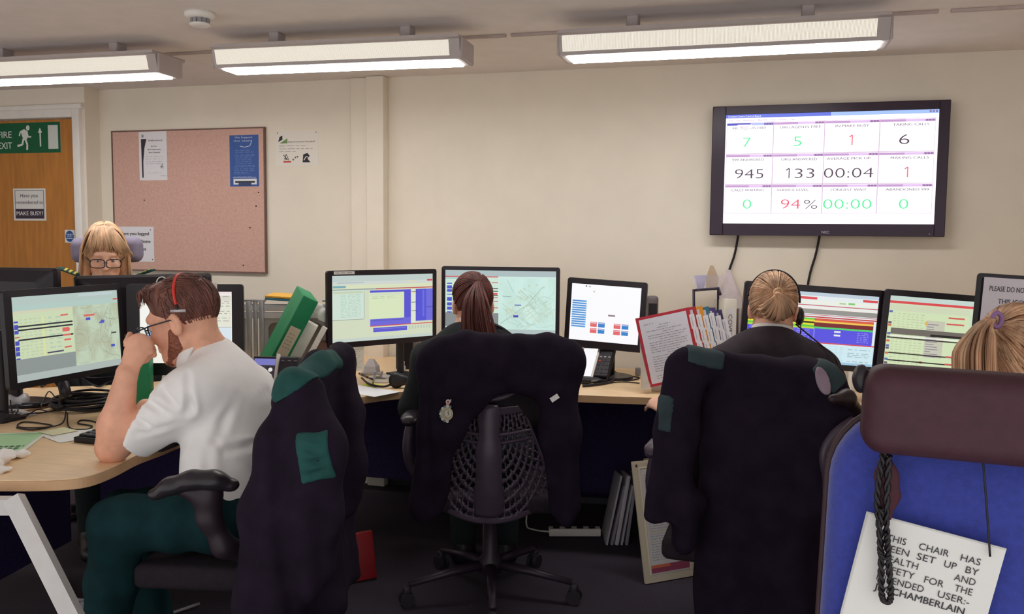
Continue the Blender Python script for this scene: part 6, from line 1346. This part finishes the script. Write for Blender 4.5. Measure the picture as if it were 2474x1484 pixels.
for i, (x, w_, c, lb) in enumerate(((1690, .035, (150, 58, 62), 'red topped white tub behind the flip file'), (1712, .05, (88, 66, 66), 'brown box behind the flip file under the leaflet holder'), (1730, .05, (62, 44, 58), 'dark box behind the flip file beside the white lever arch'))):
    p = W(x, 760, 4.18-.03*i); hh = (.29, .33, .27)[i]; b = MB(); b.box((0, .03, hh/2), (w_, .06, hh-.001), bev=.003); o = b.build('box', pm('box_%d' % i, c, .5), None, (p.x, p.y, DZ+.0005)); tag(o, lb, 'box')
b = MB(); rg_ = []
for k, (x, y, r) in enumerate(((1766, 820, .085), (1764, 740, .075), (1762, 700, .045), (1760, 652, .010))): c_ = W(x, y, 4.22); rg_.append([c_+V((r*math.cos(a), r*.5*math.sin(a), 0)) for a in [2*PI*j/20 for j in range(20)]])
b.loft(rg_); tag(b.build('rolled_paper', pm('cone_paper', (206, 194, 196), .6)), 'pale paper rolled to a point behind the white lever arch', 'paper')
la, lt = W(1762, 905, 4.02), W(1766, 722, 4.02); o, M_, L_ = book('lever_arch_folder', 'white lever arch folder with vertical black lettering beside the flip file', 'folder', (la.x, la.y, DZ+.001), lt, .24, .058, m_wf, _f)
s = Sheet(24, 120, .05, .30, (226, 222, 220))
lv = (lt-V((la.x, la.y, DZ))).normalized(); s2 = Sheet(120, 24, .30, .05, (226, 222, 220)); s2.text('COVERT', 12, 62, 17, 9, (84, 80, 90)); s2.text('(A', 84, 100, 17, 9, (84, 80, 90)); q = s2.build('spine_label', PRINT, o); q.matrix_local = basis(lv*L_*.5-_f*.0022, -lv, _rt)
book('folder', 'grey folder standing between the white lever arch and the blonde woman', 'folder', W(1796, 905, 3.98), W(1800, 745, 3.98), .22, .03, pm('grey_card', (170, 156, 154), .6), _f)
# right of the jacket
p = D(2052, 930); b = MB(); b.box((0, 0, .06), (.03, .05, .12), (0, 0, .2), bev=.004); tag(b.build('tissue_packet', m_paper, None, (p.x, p.y-.15, DZ+.0005)), 'white packet on the desk beside the dark headrest', 'packet')
p = W(2078, 962, 2.85); b = MB(); b.box((0, 0, .03), (.16, .12, .06), (0, 0, .3), bev=.006); tag(b.build('red_box', pm('red_plastic', (206, 44, 44), .45), None, (p.x+.02, p.y+.10, DZ+.0005)), 'red box on the desk half hidden by the dark headrest', 'box')
# ------------------------------------------------------------------ under the desks
m_ivory = pm('ivory_board', (206, 192, 168), .6, .05)
def lean(name, label, cat, bl, br, tl, art, bg, frame_=None, thick=.012, group=None):
    a, b_ = onZ(*bl, .004), onZ(*br, .004); u = (b_-a); hgt = None; d_ = (a-EYE).dot(_f)+.06; c = W(*tl, d_); v = c-a; v = v-u.normalized()*v.dot(u.normalized()); s = Sheet(100, 160, u.length, v.length, bg); art(s); q = MB(); q.v, q.f, q.c, q.sm = s.v, s.f, s.c, s.sm
    q.box((0, thick/2+.0006, 0), (u.length, thick, v.length), bev=.003, seg=1, col=bg); o = q.build(name, PRINT); o.matrix_world = basis((a+b_)/2+v/2, u, v); return tag(o, label, cat, group)
def board_art(s):
    s.rect(0, 0, 100, 4, (212, 198, 172)); 
    for a in ((10, 9, 13, 150), (87, 9, 90, 150)): s.rect(*a, (226, 214, 190), 2)
    s.rect(14, 12, 88, 150, (206, 202, 204), 2)
    for k in range(34): s.scribble(18, 84, 20+k*3.4, 1.1, random.choice(((160, 170, 176), (190, 184, 150), (176, 168, 172))), 3, (3, 14), 2)
    s.rect(14, 138, 88, 148, (150, 70, 96), 4); s.rect(14, 138, 50, 142, (206, 110, 80), 5)
    s.disc(7, 6, 2, 2, (60, 50, 50), 3); s.line([(10, 12), (12, 9), (90, 9)], 2.2, (230, 220, 200), 4)
lean('laminated_board', 'ivory framed board of printed tables leaning under the desk beside the dark jacket', 'board', (1560, 1412), (1684, 1390), (1511, 1118), board_art, (202, 190, 168))
p0_, p1_ = W(1556, 1356, 3.62), W(1514, 1130, 3.66); book('folder', 'second ivory board standing behind the framed board under the desk', 'board', (p0_.x+.05, p0_.y+.06, .002), V((p1_.x+.06, p1_.y+.08, .44)), .20, .012, m_ivory, (.9, .35, 0))
for i in range(5):
    x = 1466+i*12; a_ = onZ(x, 1318, .002); b_ = W(1502+i*9, 1150+(i % 2)*24, (a_-EYE).dot(_f)+.02)
    book('magazine', ('grey-white magazine leaning under the desk, leftmost of the leaning bundle', 'second magazine from the left in the bundle leaning under the desk', 'middle magazine of the bundle leaning under the desk', 'fourth magazine from the left in the bundle under the desk', 'rightmost magazine of the bundle, nearest the ivory board')[i], 'magazine', a_, b_, .21, .010+.004*(i % 3), pm('magazine_%d' % (i % 3), ((186, 184, 196), (150, 146, 160), (206, 202, 210))[i % 3], .4), _f, 'magazines leaning under the desk')
a_ = onZ(1388, 1285, .02); t = thing('power_strip', 'white power strip on the floor under the desk', 'power strip', (a_.x, a_.y, 0), .30); b = MB(); b.box((0, 0, .022), (.24, .05, .035), bev=.005); b.build('body', m_white, t)
for k in range(4): MB().box((-.085+k*.055, .0, .0405), (.03, .03, .004), bev=.001, seg=1).build('socket', m_dark, t)
b = MB(); b.tube(crv([V((-.12, 0, .02)), V((-.19, .03, .02)), V((-.22, .10, .03)), V((-.20, .16, .2)), V((-.24, .2, .45))], 5), .004, 6); b.build('lead', m_white, t)
a_, b_ = onZ(848, 1408, .002), onZ(898, 1404, .002); 
o, M_, L_ = book('folder', 'red folder standing on the floor behind the jacket of the man', 'folder', a_+V((.0, 0, 0)), a_+V((-.030, .02, .185)), .105, .03, pm('red_folder', (140, 14, 24), .5, .08), (b_-a_).normalized()+_f*.25)
o, M_, L_ = book('folder', 'white folder standing on the floor left of the red folder', 'folder', a_+V((-.028, .02, 0)), a_+V((-.05, .03, .20)), .12, .022, pm('white_binder', (206, 200, 190), .5), _f)
p = onZ(222, 1484, .0); b = MB(); b.box((0, 0, .025), (.07, .04, .05), bev=.006); tag(b.build('plug_block', m_grey, None, (p.x, p.y, 0)), 'pale plug block on the floor under the desk of the man', 'plug')
tag(MB().tube(crv([V((-2.6, 2.75, .012)), V((-2.4, 2.6, .012)), V((-2.2, 2.72, .012)), V((-2.05, 2.55, .012)), V((-1.95, 2.7, .012))], 6), .006, 6).build('floor_cable', m_grey), 'grey cable trailing over the floor under the desk of the man', 'cable')
